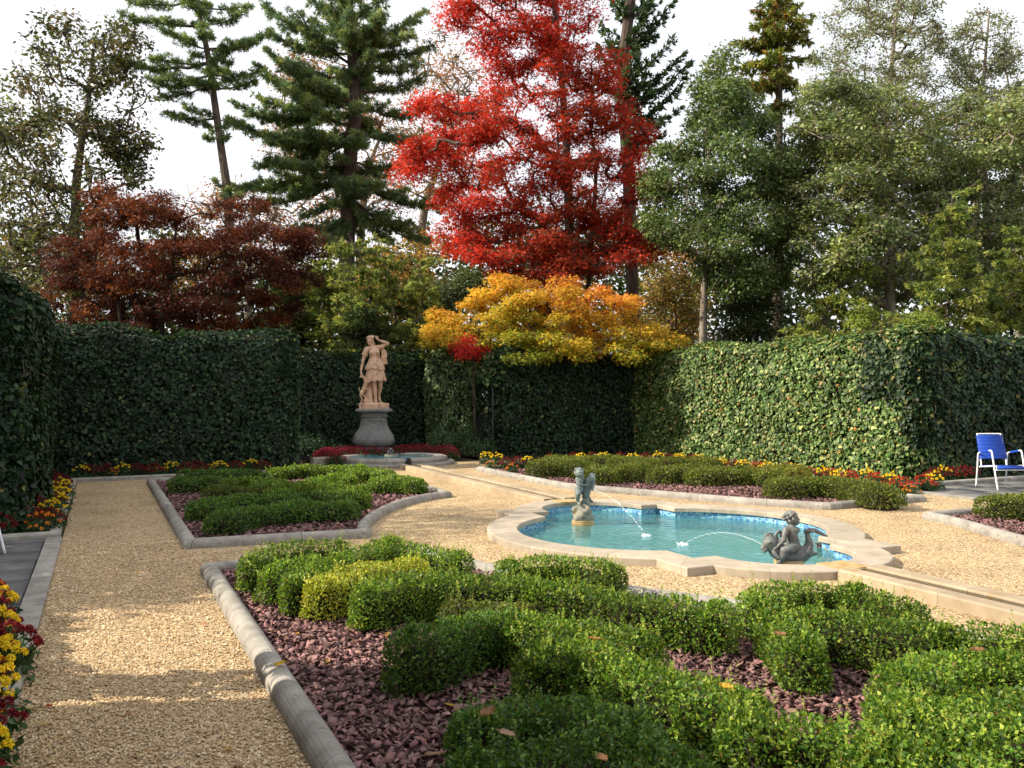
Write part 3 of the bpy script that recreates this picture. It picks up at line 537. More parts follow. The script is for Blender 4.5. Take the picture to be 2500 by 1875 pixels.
# ================================================================== CLIPPED BOXWOOD
BOX = [(.045, .105, .014), (.085, .165, .02), (.14, .225, .028), (.215, .30, .036), (.28, .31, .05)]; BW = [.24, .3, .26, .15, .05]
YEL = [(.26, .30, .04), (.37, .40, .055), (.48, .47, .085), (.17, .23, .035)]; YW = [.3, .35, .2, .15]
SHADED_BOX = [(.035, .085, .017), (.055, .12, .022), (.085, .16, .026), (.13, .205, .035)]  # boxwood colours darkened for bushes lying in shade
def stad(path, hw, r, n, h, caps=True):
    """random points and normals on a rounded clipped hedge: ribbon with round ends"""
    P = smooth_path([(x, y, 0) for x, y in path], 6)[:, :2]; d = np.diff(P, axis=0); ln = np.linalg.norm(d, axis=1); L = ln.sum(); cap = 1.57*hw
    k = r.uniform(-cap, L+cap, n); pa = np.linspace(0, math.pi/2, 200); px_, pz_ = hw*np.sin(pa)**.45, h*np.cos(pa).clip(0)**.42; al = np.concatenate([[0], np.cumsum(np.hypot(np.diff(px_), np.diff(pz_)))]); phi = np.interp(r.uniform(0, 1, n)*al[-1], al, pa)*r.choice([-1, 1], n)
    cum = np.concatenate([[0], np.cumsum(ln)]); s = np.clip(k, 1e-4, L-1e-4); i = np.clip(np.searchsorted(cum, s)-1, 0, len(ln)-1); T = unit(d)[i]; B = P[i] + T*(s-cum[i])[:, None]; Nn = np.stack([-T[:, 1], T[:, 0]], 1)
    capm = (k < 0) | (k > L); psi = r.uniform(-1, 1, n)*math.pi/2; e = np.where(k < 0, -1, 1)
    D = np.where(capm[:, None], T*(e*np.cos(psi))[:, None] + Nn*np.sin(psi)[:, None], Nn*np.sign(phi)[:, None])
    sp, cp = np.abs(np.sin(phi)), np.cos(phi); o_ = hw*sp**.45; z = .04+(h-.04)*np.clip(cp, 0, 1)**.42
    C = np.column_stack([B + D*o_[:, None], z]); N = unit(np.column_stack([D*(sp**1.4)[:, None]*1.2, cp**1.4+.05])); return C, N, L
nb = [0]
def bush(label, path, hw, h, dens, l, pal=BOX, wts=BW, sprig=60, group=None, amp=.03, leafw=.6):
    nb[0] += 1; r = np.random.default_rng(100+nb[0]); P = np.array(path, float); c0 = P.mean(0); root = thing('boxwood_bush', label, 'boxwood bush', (c0[0], c0[1], 0), group)
    L = np.linalg.norm(np.diff(P, axis=0), axis=1).sum(); n = int((L+2*hw)*(2*hw+2*h)*dens*1.5)
    C, N, _ = stad(path, hw, r, n, h); C = C + N*(wav(C, 9, nb[0])*amp*1.25 + wav(C, 26, nb[0]+3)*amp*.7)[:, None] - N*(r.random(n)**2*.07)[:, None]; C[:, 2] = np.maximum(C[:, 2], .03)
    Nn = N*.75 + r.normal(size=(n, 3))*.55 + np.array([0, 0, .25]); T = N*.8 + r.normal(size=(n, 3))*.7 + np.array([0, 0, .55]); ll = l*r.uniform(.6, 1.25, n)
    V, F, k = cards(C, np.cross(T, r.normal(size=(n, 3)))*.6+Nn*.6, T, ll, ll*leafw, .12); col = pick(r, n, pal, wts, .26)*(1+.38*wav(C, 5, nb[0]+9))[:, None]; bt = r.random(n) < .006; col[bt] = np.array([.16, .10, .03])
    A = Acc(); A.add(V, F, np.repeat(np.clip(col, .004, .9), k, 0))
    m = int(L*2*hw*sprig)
    if m:      # fresh pale shoots above the clipped surface, brightened further like sunlit tops
        C, N, _ = stad(path, hw, r, m*3, h); q = np.where(N[:, 2] > .35)[0][:m]; C, N = C[q], N[q]; m = len(q); D = unit(N*.5+np.array([0, 0, 1.])+r.normal(size=(m, 3))*.22); hh = r.uniform(.025, .095, m)*(1+.7*(r.random(m) < .12))
        C = C + N*(wav(C, 9, nb[0])*amp)[:, None]; st = 9
        for j in range(st):
            f = (j+.5)/st; ang = j*2.2+r.uniform(0, 6, m); side = unit(np.cross(D, np.column_stack([np.cos(ang), np.sin(ang), np.zeros(m)])+.01)); T = D*.7+side*.8
            V, F, k = cards(C+D*(hh*f)[:, None], D*.8-side*.4, T, l*.9*(1-.3*f), l*.55, .15); A.add(V, F, np.repeat(pick(r, m, pal[-3:], [.3, .4, .3])*1.12, k, 0))
    A.obj('foliage', M['box'], root)
    # woody inside
    PP = smooth_path([(x, y, 0) for x, y in path], 3)[:, :2]; d = unit(np.gradient(PP, axis=0)); nn = np.stack([-d[:, 1], d[:, 0]], 1); a = np.linspace(-math.pi/2, math.pi/2, 9); rows = []
    ex = [(PP[0]-d[0]*hw*.55, .35, 0), *[(p, 1., i) for i, p in enumerate(PP)], (PP[-1]+d[-1]*hw*.55, .35, -1)]
    for p, sc, i in ex: rows.append(np.column_stack([p[None]+nn[i][None]*(np.sign(a)*np.abs(np.sin(a))**.55*hw*.72*sc)[:, None], .0+(h*.78*(.6+.4*sc))*np.cos(a).clip(0)**.55]))
    V = np.concatenate(rows); m = len(a); F = [(i*m+j, i*m+j+1, (i+1)*m+j+1, (i+1)*m+j) for i in range(len(rows)-1) for j in range(m-1)]; F += [tuple(range(m)), tuple((len(rows)-1)*m+j for j in range(m))[::-1]]
    obj('woody_core', V, F, M['twig'], root); return root
def tops(pts, ox, oy, s, h): return [tuple(at_z(ox+a*s, oy+b*s, h)[:2]) for a, b in pts]
# far left bed
hA = .25
gA = 'clipped boxwood in the shaded far left bed'
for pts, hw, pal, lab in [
    ([(320, 192), (470, 180), (620, 178)], .26, SHADED_BOX, 'dark boxwood mound at the far left end of the shaded left bed'),
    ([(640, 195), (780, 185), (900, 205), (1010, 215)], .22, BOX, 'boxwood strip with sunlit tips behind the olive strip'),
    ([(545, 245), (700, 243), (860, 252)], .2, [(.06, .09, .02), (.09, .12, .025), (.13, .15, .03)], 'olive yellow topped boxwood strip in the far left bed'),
    ([(370, 140), (520, 128), (700, 134), (830, 140)], .24, SHADED_BOX, 'low dark boxwood row nearest the yellow flowers at the back of the far left bed'),
    ([(460, 350), (560, 322), (740, 305)], .27, SHADED_BOX, 'rounded dark boxwood at the left front end of the far left bed'),
    ([(600, 425), (750, 390), (1000, 362), (1220, 348), (1390, 345)], .27, SHADED_BOX, 'long dark boxwood hedge nearest the front kerb of the far left bed'),
    ([(800, 300), (1000, 300), (1200, 290), (1400, 300)], .22, SHADED_BOX, 'dark boxwood strip just behind the long front hedge of the far left bed'),
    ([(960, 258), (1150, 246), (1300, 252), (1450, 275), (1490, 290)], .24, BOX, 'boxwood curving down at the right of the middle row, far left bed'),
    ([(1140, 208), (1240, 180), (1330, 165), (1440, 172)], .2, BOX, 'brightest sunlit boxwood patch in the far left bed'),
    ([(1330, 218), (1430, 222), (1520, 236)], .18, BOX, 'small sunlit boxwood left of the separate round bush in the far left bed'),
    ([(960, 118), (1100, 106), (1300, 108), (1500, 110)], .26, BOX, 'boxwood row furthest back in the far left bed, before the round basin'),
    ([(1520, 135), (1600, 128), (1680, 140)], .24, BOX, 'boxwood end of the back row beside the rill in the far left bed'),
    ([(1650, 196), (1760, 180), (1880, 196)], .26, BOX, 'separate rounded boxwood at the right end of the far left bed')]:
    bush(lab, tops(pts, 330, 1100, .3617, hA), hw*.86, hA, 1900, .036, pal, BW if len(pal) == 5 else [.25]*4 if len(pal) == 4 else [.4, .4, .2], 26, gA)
# bed behind the pool
gC = 'clipped boxwood in the sunlit bed behind the pool'; OL = [(.055, .085, .014), (.085, .12, .02), (.13, .16, .026), (.18, .20, .035), (.22, .22, .05)]
for pts, hw, pal, lab in [
    ([(1470, 175), (1600, 165), (1800, 180), (1930, 212)], .32, OL, 'long boxwood hedge in the right corner of the bed behind the pool'),
    ([(1090, 128), (1160, 120), (1215, 126)], .34, OL, 'round boxwood in the middle front of the bed behind the pool'),
    ([(900, 122), (990, 108), (1060, 106)], .28, OL, 'boxwood mound left of the round middle one in the bed behind the pool'),
    ([(590, 122), (660, 110), (720, 114)], .34, OL, 'rounded boxwood just right of the bronze seahorse in the bed behind the pool'),
    ([(345, 95), (430, 82), (510, 96)], .36, OL, 'boxwood bush at the left end of the bed behind the pool'),
    ([(400, 68), (520, 66), (640, 66)], .3, OL, 'back row boxwood left of centre in the bed behind the pool'),
    ([(700, 72), (860, 76), (980, 72), (1110, 78)], .3, OL, 'long back row boxwood near the yellow flowers in the bed behind the pool'),
    ([(745, 103), (800, 98), (850, 102)], .24, OL, 'small boxwood between two larger ones in the bed behind the pool'),
    ([(1260, 118), (1340, 124), (1400, 132)], .26, OL, 'low boxwood strip left of the yellowish bush behind the pool'),
    ([(1425, 112), (1480, 108), (1530, 120)], .26, [(.12, .14, .02), (.18, .19, .03), (.24, .23, .045)], 'yellowish boxwood behind the long corner hedge, before the red flowers')]:
    bush(lab, tops(pts, 1150, 1080, .52, .30), hw, .30, 1700, .036, pal, BW if len(pal) == 5 else [.4, .4, .2], 22, gC)
bush('boxwood bush cut by the right edge of the photo below the blue chair', [(10.32, 6.85), (10.9, 6.72), (11.5, 6.6)], .32, .28, 2000, .034, OL, BW, 26)
# nearest bed
gB = 'clipped boxwood in the nearest bed'
def c2(pts): return tops(pts, 560, 1270, .4521, .32)
def c3(pts): return tops(pts, 1500, 1350, .4521, .32)
for pts, hw, dens, pal, lab in [
    (c2([(130, 185), (230, 150), (400, 120), (580, 118)]), .16, 4300, BOX, 'dark boxwood at the far left corner of the nearest bed'),
    (c2([(250, 235), (330, 215), (430, 205)]), .17, 4600, BOX, 'bright green boxwood left of the yellow one in the nearest bed'),
    (c2([(345, 290), (400, 270), (470, 240)]), .13, 4800, BOX, 'small bright boxwood lobe touching the left end of the yellow one'),
    (c2([(500, 300), (640, 260), (800, 225), (990, 212)]), .19, 5200, YEL, 'yellow green boxwood strip, the palest bush of the nearest bed'),
    (c2([(600, 180), (760, 140), (870, 100)]), .17, 4300, BOX, 'boxwood strip behind the yellow one, near the end of the far bed'),
    (c2([(880, 118), (1050, 140), (1220, 165)]), .19, 4300, BOX, 'dark boxwood with a squared right end between the yellow bush and the pool'),
    (c2([(760, 345), (950, 310), (1150, 295), (1350, 305), (1600, 310)]), .19, 5000, BOX, 'long sunlit boxwood row right of the yellow bush in the nearest bed'),
    (c2([(1680, 330), (1900, 355), (2150, 400)]) + c3([(300, 240), (520, 270)]), .18, 4800, BOX, 'sunlit boxwood row across the middle of the nearest bed below the pool corner'),
    (c2([(1540, 215), (1700, 200), (1880, 205), (2040, 240)]), .21, 4500, BOX, 'sunlit boxwood block beside the left lobe of the pool'),
    (c2([(1000, 620), (1150, 560), (1330, 500), (1480, 490)]), .19, 5600, SHADED_BOX, 'dark green boxwood with a rounded left end standing over the purple chips'),
    (c2([(1240, 430), (1400, 430), (1560, 455)]), .14, 5000, [(.07, .09, .02), (.10, .12, .025), (.14, .15, .03)], 'brownish green boxwood patch in the middle of the nearest bed'),
    (c2([(1600, 510), (1850, 555), (2080, 590)]) + c3([(120, 430)]), .19, 5400, BOX, 'boxwood row with sunlit top beside the red brown chips in the nearest bed'),
    (c2([(1720, 660), (1950, 680), (2120, 760)]) + c3([(220, 660), (420, 700), (640, 760)]), .21, 5600, BOX, 'broad boxwood mass carrying a yellow fallen leaf in the nearest bed'),
    (c2([(1380, 1020), (1540, 970), (1720, 960)]) + c3([(-150, 830), (40, 900)]), .22, 6400, SHADED_BOX, 'dark boxwood at the bottom of the photo with curled brown leaves on it'),
    (c2([(1420, 1280), (1650, 1240), (1900, 1220)]) + c3([(60, 1080), (260, 1100)]), .24, 6800, SHADED_BOX, 'dark boxwood cut by the bottom edge of the photo'),
    (c3([(760, 880), (950, 880), (1200, 930), (1450, 1000)]), .20, 6000, BOX, 'boxwood strip in front of the lit red brown chips, lower right'),
    (c3([(1450, 1080), (1700, 1090), (1950, 1140)]), .22, 6000, BOX, 'boxwood with yellowish tips at the bottom right edge'),
    (c3([(1600, 640), (1720, 570), (1880, 535), (2080, 525)]), .21, 5600, BOX, 'large boxwood mound in the lower right with a brown leaf on top'),
    (c3([(1640, 800), (1850, 780), (2050, 770), (2300, 800)]), .24, 5800, BOX, 'broad boxwood mass at the right edge below the brown leaf'),
    (c3([(1950, 950), (2150, 930), (2400, 940)]), .25, 6000, BOX, 'boxwood in the lower right corner of the photo'),
    (c3([(880, 310), (960, 370), (1020, 440)]), .16, 5200, BOX, 'rounded boxwood spur jutting over the lit chips, with a brown leaf'),
    (c3([(790, 215), (900, 170), (1080, 155), (1260, 165)]), .18, 4500, BOX, 'sunlit boxwood before the dolphin fountain figure'),
    (c3([(1320, 185), (1450, 215), (1580, 275)]), .18, 4500, BOX, 'boxwood corner beside the start of the near rill'),
    (c3([(1110, 280), (1300, 325), (1500, 360), (1750, 395)]), .19, 4900, BOX, 'boxwood row running right from the rounded spur, parallel to the near rill'),
    (c3([(1830, 400), (2000, 400), (2200, 400), (2420, 430)]), .18, 4800, BOX, 'boxwood at the right edge beside the near rill')]:
    bush(lab, pts, hw*.80, .315, dens, .023, pal, BW if len(pal) == 5 else YW if pal is YEL else [.25]*4 if len(pal) == 4 else [.4, .4, .2], 170, gB, .026)
# ================================================================== CHRYSANTHEMUMS
PET = {'yellow': [(.82, .60, .012), (.74, .50, .008), (.86, .68, .05)], 'dark red': [(.16, .008, .014), (.24, .014, .018), (.10, .006, .012)], 'orange': [(.70, .22, .012), (.62, .15, .01), (.75, .30, .03)], 'rust red': [(.42, .03, .018), (.34, .02, .02), (.48, .06, .02)]}
def mum(kind, seed, nbloom, bs, rad, hh, petals, first_loc, near=False):
    r = np.random.default_rng(seed); root = empty('chrysanthemum_plant', (0, 0, 0)); A = Acc()
    n = int(240*rad/.2); d = unit(r.normal(size=(n, 3))*[1, 1, .8]+[0, 0, .4]); C = d*np.array([rad, rad, hh])*r.uniform(.35, .95, n)[:, None]; C[:, 2] = np.abs(C[:, 2])*.9
    V, F, k = cards(C, d+r.normal(size=(n, 3))*.5, d*[1, 1, .2]+r.normal(size=(n, 3))*.5, .055, .032, .1); obj('foliage', V, F, M['leaf'], root, col=np.repeat(pick(r, n, [(.022, .05, .018), (.04, .085, .028), (.06, .11, .04)], [.4, .4, .2]), k, 0))
    # blooms: a head of petals on the dome of the plant
    k_ = 0; cs = []
    while len(cs) < nbloom and k_ < 4000:
        k_ += 1; a = r.uniform(0, 6.28); q = math.sqrt(r.uniform(0, 1)); q *= .8 if kind == 'yellow' else 1; c = np.array([rad*q*math.cos(a), rad*q*math.sin(a), hh*(1.06 if kind == 'yellow' else 1)*(1-.55*q*q)+r.uniform(-.02, .02)])
        if all(np.linalg.norm(c-o_) > bs*.82 for o_ in cs): cs.append(c)
    for c in cs:
        ax = unit(np.array([c[0], c[1], hh*.9])); 
        m = petals; u = (np.arange(m)+.5)/m; th = np.arccos(1-u*1.45); ph = np.arange(m)*2.39996; s_ = bs*.5*r.uniform(.85, 1.15)
        loc = np.column_stack([np.sin(th)*np.cos(ph), np.sin(th)*np.sin(ph), np.cos(th)*.75]); e1 = unit(np.cross(ax, [0.3, .2, 1.])); e2 = np.cross(ax, e1); D = loc[:, :1]*e1+loc[:, 1:2]*e2+loc[:, 2:]*ax
        V, F, k = cards(c+D*s_*.45, D*.75+ax*.5+r.normal(size=(m, 3))*.15, D*.8+ax*.5+r.normal(size=(m, 3))*.2, s_*.62, s_*(2.5/math.sqrt(m)), .12); A.add(V, F, np.repeat(pick(r, m, PET[kind], [.5, .3, .2], .1), k, 0))
    if near:      # each flower head of the near plants is a part of its own
        vi = 0
        for q in range(len(A.V)): obj('bloom', A.V[q], A.F[q]-A.F[q].min(), M['petal'], root, col=A.C[q])
    st = np.array(cs); V, F = tubes(np.column_stack([st[:, 0]*.08, st[:, 1]*.08, np.full(len(st), .01)]), st-[0, 0, .01], .004, .003, 4)
    if not near: A.add(V, F, np.array([.05, .08, .025])); A.obj('blooms', M['petal'], root)
    else: obj('stems', V, F, M['leaf'], root, col=np.array([.05, .08, .025]))
    return root
ORD = ['first', 'second', 'third', 'fourth', 'fifth', 'sixth', 'seventh', 'eighth', 'ninth', 'tenth', 'eleventh', 'twelfth', 'thirteenth', 'fourteenth', 'fifteenth', 'sixteenth', 'seventeenth', 'eighteenth', 'nineteenth', 'twentieth']
protos = {}
def plant(kind, loc, label, group, near=False, sc=1.0):
    key = (kind, near)
    if key not in protos: protos[key] = []
    P = protos[key]; r = random.random
    if len(P) < 2:
        o = mum(kind, 300+len(protos)*7+len(P), (17 if kind == 'yellow' else 20) if near else (16 if kind in ('yellow', 'orange') else 36), .066 if near else .062, .155 if near else .20, .25 if near else .27, 60 if near else 16, loc, near); P.append(o); o.location = loc; o.rotation_euler[2] = r()*6.28; o.scale = (sc,)*3; tag(o, label, 'chrysanthemum', group)
    else: o = clone(P[int(r()*2)], loc, r()*6.28, sc, label, group)
    o['category'] = 'chrysanthemum'; return o
def row(seq, where, group, near=False):
    cnt = {}
    for kind, (x, y), sc in seq:
        cnt[kind] = cnt.get(kind, 0)+1; plant(kind, (x, y, .01), f'{kind} chrysanthemum, {ORD[min(19, cnt[kind]-1)]} {kind} {where}', group, near, sc)
Y_, R_, O_, U_ = 'yellow', 'dark red', 'orange', 'rust red'
def zt(px, py, z): p = at_z(px, py, z); return (float(p[0]), float(p[1]))
nl = [(U_, (8, 1412), .8), (O_, (14, 1420), .75), (Y_, (34, 1446), 1), (R_, (22, 1466), 1.05), (Y_, (34, 1496), 1), (R_, (62, 1524), 1.15), (R_, (8, 1520), 1), (Y_, (44, 1566), 1), (O_, (12, 1598), .8), (R_, (20, 1612), .7), (Y_, (28, 1640), 1.05), (R_, (14, 1708), 1.1), (O_, (-12, 1690), .8), (Y_, (4, 1776), 1), (R_, (-10, 1850), 1.1), (R_, (30, 1892), .8)]
row([(k, (zt(x, y, .24*s_)[0]-.09, zt(x, y, .24*s_)[1]), s_) for k, (x, y), s_ in nl], 'from the far end of the near left border', 'chrysanthemums in the near left border', True)
ll = [R_, O_, R_, Y_, R_, Y_, R_, Y_, R_, Y_, R_, R_, R_]
seq = [(R_, (-1.0, 10.75), 1.0)] + [(k, (-.58-.12*(i % 2)+(.06 if k == Y_ else 0), 10.78+i*.50), 1.0) for i, k in enumerate(ll[1:])]
seq += [(R_, (-.50, 11.15), .9), (U_, (-.52, 13.3), .7), (R_, (-.50, 14.6), .8)]
row(seq, 'from the patio under the left ivy wall', 'chrysanthemums under the left ivy wall')
bl = [(Y_, (197, 1141)), (R_, (222, 1142)), (R_, (258, 1138)), (O_, (280, 1148)), (Y_, (303, 1142)), (R_, (340, 1139)), (R_, (378, 1137)), (O_, (400, 1147)), (Y_, (430, 1131)), (R_, (468, 1134)), (R_, (500, 1133)), (O_, (531, 1135)), (Y_, (558, 1132)), (R_, (604, 1131)), (Y_, (650, 1129)), (R_, (680, 1130))]
row([(k, (zt(x, 1140, .25)[0], 17.78+.12*(i % 3)), .95 if k != O_ else .7) for i, (k, (x, y)) in enumerate(bl)], 'from the left under the back left ivy wall', 'chrysanthemums under the back left ivy wall')
rl = [(70, 50, Y_), (92, 76, O_), (125, 58, Y_), (165, 75, R_), (195, 90, O_), (225, 72, R_), (270, 72, Y_), (325, 72, O_), (370, 60, R_), (480, 52, R_), (520, 56, Y_), (575, 50, R_), (625, 52, Y_), (700, 52, R_), (760, 56, Y_), (820, 52, R_), (880, 52, Y_), (930, 56, R_), (980, 56, Y_), (1040, 60, R_), (1075, 60, Y_), (1135, 72, R_), (1175, 80, Y_), (1230, 85, R_), (1280, 88, Y_), (1310, 98, O_), (1345, 95, U_), (1390, 97, Y_), (1440, 105, O_), (1480, 105, U_), (1515, 108, Y_), (1555, 130, O_), (1590, 122, U_), (1650, 125, Y_), (1685, 125, U_), (1730, 135, Y_), (1775, 138, U_), (1820, 158, O_), (1858, 132, Y_), (1900, 147, U_), (1930, 178, O_), (1970, 152, Y_), (2015, 165, U_), (2065, 185, O_), (2128, 158, U_), (2168, 152, Y_), (2250, 150, R_), (2312, 158, Y_), (2345, 152, R_), (2375, 165, O_), (2420, 155, R_), (2470, 160, R_), (2520, 160, R_)]
seq = []
for a, b, k in rl:
    x, y = zt(1150+a*.52, 1080+b*.52, .26)
    if x > 13.25: x = 13.25 if a < 2160 else x
    y = min(y, 19.3)
    if a > 2180: x, y = at_w(1150+a*.52, 1162, 14.95)[0], 10.28
    seq.append((k, (x, y), .78 if k == O_ else 1.0))
row(seq, 'from the gate under the right ivy', 'chrysanthemums along the right border')
# crimson cushion at the statue's foot
proto_red = None; r = np.random.default_rng(9); spots = []
for i in range(26):
    a = math.pi*(1.02-1.04*i/25); spots.append((6.15+1.55*math.cos(a), 19.02+.95*math.sin(a)))
for i in range(16): spots.append((4.95+2.4*i/15, 19.75+.1*(i % 2)))
for i in range(7): spots.append((4.62+.08*(i % 2), 18.1+.22*i))
PET['crimson'] = [(.26, .012, .035), (.34, .022, .05), (.18, .008, .025)]
for i, (x, y) in enumerate(spots):
    if abs(x-6.2) < .45 and 19.85 < y: continue
    if proto_red is None: proto_red = mum('crimson', 77, 60, .042, .23, .34, 12, (0, 0, 0)); o = proto_red; o.location = (x, y, .02)
    else: o = clone(proto_red, (x, y, .02), r.uniform(0, 6), r.uniform(.88, 1.1))
    tag(o, 'one of the crimson chrysanthemums massed round the basin at the statue', 'chrysanthemum', 'crimson chrysanthemums round the basin')
# ================================================================== CARVED FIGURES
class Fig:
    """one sculpted mass: tapered limbs and ovals in a local frame, fused into one continuous surface"""
    def __init__(s, Mx): s.bm = bmesh.new(); s.M = Mx
    def ell(s, c, r, rot=(0, 0, 0), seg=14):
        r = (r,)*3 if np.isscalar(r) else r
        m = Matrix.Translation(c) @ Matrix.Rotation(rot[2], 4, 'Z') @ Matrix.Rotation(rot[1], 4, 'Y') @ Matrix.Rotation(rot[0], 4, 'X') @ Matrix.Diagonal((*r, 1))
        bmesh.ops.create_uvsphere(s.bm, u_segments=seg, v_segments=10, radius=1, matrix=m)
    def cap(s, a, b, ra, rb, n=10):
        a, b = Vector(a), Vector(b); d = (b-a); L = d.length
        if L < 1e-5: return
        q = d.to_track_quat('Z', 'Y').to_matrix().to_4x4(); k = [(-ra, 0), (-ra*.7, ra*.7), (0, ra), (L, rb), (L+rb*.7, rb*.7), (L+rb, 0)]
        rows = []
        for z, r in k:
            if r == 0: rows.append([s.bm.verts.new(Vector(a)+q.to_3x3() @ Vector((0, 0, z)))])
            else: rows.append([s.bm.verts.new(Vector(a)+q.to_3x3() @ Vector((r*math.cos(t*6.2832/n), r*math.sin(t*6.2832/n), z))) for t in range(n)])
        for i in range(5):
            A_, B_ = rows[i], rows[i+1]
            for t in range(n):
                u = (t+1) % n
                if len(A_) == 1: s.bm.faces.new((A_[0], B_[u], B_[t]))
                elif len(B_) == 1: s.bm.faces.new((A_[t], A_[u], B_[0]))
                else: s.bm.faces.new((A_[t], A_[u], B_[u], B_[t]))
    def chain(s, pts):
        for i in range(len(pts)-1): s.cap(pts[i][:3], pts[i+1][:3], pts[i][3], pts[i+1][3])
    def box(s, c, h, rot=0):
        bmesh.ops.create_cube(s.bm, size=1, matrix=Matrix.Translation(c) @ Matrix.Rotation(rot, 4, 'Z') @ Matrix.Diagonal((*h, 1)))
    def done(s, name, mat, parent, voxel=.012, smooth=4, rough=0, seed=0):
        bmesh.ops.recalc_face_normals(s.bm, faces=s.bm.faces); s.bm.transform(s.M)
        me = bpy.data.meshes.new('raw'); s.bm.to_mesh(me); s.bm.free(); t = bpy.data.objects.new('raw', me); COL.objects.link(t)
        m = t.modifiers.new('r', 'REMESH'); m.mode = 'VOXEL'; m.voxel_size = voxel; m = t.modifiers.new('s', 'SMOOTH'); m.factor = .5; m.iterations = smooth
        bpy.context.view_layer.update(); dg = bpy.context.evaluated_depsgraph_get(); e = t.evaluated_get(dg); me2 = e.to_mesh(); n = len(me2.vertices)
        V = np.empty(n*3); me2.vertices.foreach_get('co', V); V = V.reshape(-1, 3); F = [tuple(p.vertices) for p in me2.polygons]; e.to_mesh_clear(); bpy.data.objects.remove(t)
        if rough: V = V + np.column_stack([wav(V, 55, seed), wav(V, 60, seed+1), wav(V, 50, seed+2)])*rough
        return obj(name, V, F, mat, parent, smooth=True)
def frame(loc, rz, sc=1): return Matrix.Translation(loc) @ Matrix.Rotation(rz, 4, 'Z') @ Matrix.Scale(sc, 4)
def lathe(prof, n=28, sq=0):
    """turned solid; sq squares the plan"""
    V = []; t = np.arange(n)*2*math.pi/n
    for r, z in prof:
        c, s_ = np.cos(t), np.sin(t); k = (np.abs(c)**(2+sq)+np.abs(s_)**(2+sq))**(-1/(2+sq)); V.append(np.column_stack([c*k*r, s_*k*r, np.full(n, z)]))
    V = np.concatenate(V); m = len(prof); F = [(i*n+j, i*n+(j+1) % n, (i+1)*n+(j+1) % n, (i+1)*n+j) for i in range(m-1) for j in range(n)]; F += [tuple(range(n))[::-1], tuple((m-1)*n+j for j in range(n))]
    return V, F
def rotz(V, a): c, s_ = math.cos(a), math.sin(a); V = np.array(V); x = V[:, 0]*c-V[:, 1]*s_; y = V[:, 0]*s_+V[:, 1]*c; V[:, 0] = x; V[:, 1] = y; return V
# ---- pedestal
PED = np.array([6.16, 20.35, 0]); RZ = math.radians(-16)
ped = thing('stone_pedestal', 'weathered grey baluster pedestal swelling at its foot, carrying the statue', 'pedestal', PED)
def pd(prof, sq): V, F = lathe(prof, 40, sq); return rotz(V, RZ)+PED, F
V, F = pd([(.42, .02), (.42, .30), (.36, .31), (.36, .345)], 4); obj('base_slab', V, F, M['grey_stone'], ped)
V, F = pd([(.36, .345), (.45, .375), (.495, .445), (.505, .52), (.485, .60), (.435, .68), (.375, .76), (.33, .85), (.31, .95), (.31, 1.06)], 2.2); obj('body', V, F, M['grey_stone'], ped)
V, F = pd([(.31, 1.06), (.335, 1.075), (.34, 1.10), (.315, 1.12), (.325, 1.16), (.39, 1.19), (.445, 1.205), (.46, 1.23), (.455, 1.26), (.43, 1.275), (.2, 1.276)], 4); obj('cap', V, F, M['grey_stone'], ped)
A = Acc()
for k in range(4):
    for s_ in (-1, 1):      # carved scroll ribs on the shoulders and a swag on each face
        p = [(s_*.18, -.296, 1.0), (s_*.205, -.31, .9), (s_*.24, -.355, .76), (s_*.30, -.45, .62), (s_*.29, -.475, .50), (s_*.24, -.46, .40)]
        V, F = pipe(smooth_path(p, 4), .020, 6); A.add(rotz(V, RZ+k*math.pi/2)+PED, F)
    p = [(-.15, -.312, 1.0), (-.08, -.318, .99), (-.05, -.319, .95), (0, -.324, .925), (.05, -.319, .95), (.08, -.318, .99), (.15, -.312, 1.0)]
    V, F = pipe(smooth_path(p, 4), .011, 6); A.add(rotz(V, RZ+k*math.pi/2)+PED, F)
    p = [(-.14, -.49, .44), (-.05, -.505, .47), (0, -.51, .50), (.05, -.505, .47), (.14, -.49, .44)]; V, F = pipe(smooth_path(p, 4), .013, 6); A.add(rotz(V, RZ+k*math.pi/2)+PED, F)
A.obj('carved_ornament', M['grey_stone'], ped)
# ---- the huntress
SB = PED+np.array([0, 0, 1.277]); st = thing('garden_statue', 'terracotta coloured statue of a woman in a short tunic with a hound beside her', 'statue', SB)
V, F = lathe([(.375, 0), (.375, .115), (.36, .135), (.2, .15), (.05, .155)], 40, 5); obj('plinth', rotz(V*[1, .8, 1], RZ)+SB, F, M['terracotta'], st)
Mx = frame(SB+np.array([0, 0, .135]), RZ, .985); TC = M['terracotta']
f = Fig(Mx)     # body
f.ell((-.115, -.02, 1.585), (.068, .082, .098), (.25, -.15, .35)); f.ell((-.135, -.085, 1.56), (.016, .022, .03)); f.ell((-.13, -.075, 1.515), (.035, .025, .02)); f.ell((-.12, -.06, 1.495), (.03, .03, .025))
f.ell((-.155, -.082, 1.59), (.012, .01, .009)); f.ell((-.108, -.088, 1.59), (.012, .01, .009)); f.ell((-.047, -.0, 1.585), (.012, .02, .025))
f.cap((-.09, 0, 1.53), (-.03, .01, 1.40), .05, .058)
f.chain([(-.16, .01, 1.385, .062), (0, .01, 1.40, .075), (.14, .02, 1.43, .062)])
f.chain([(0, 0, 1.33, .135), (.012, 0, 1.2, .118), (.025, 0, 1.08, .12), (.03, 0, .95, .15)]); f.ell((-.06, -.10, 1.30), (.06, .055, .058)); f.ell((.075, -.10, 1.31), (.06, .055, .058))
f.chain([(-.20, .0, 1.37, .055), (-.245, -.01, 1.2, .05), (-.282, -.02, 1.06, .04), (-.315, -.06, .90, .035), (-.33, -.08, .80, .026)])
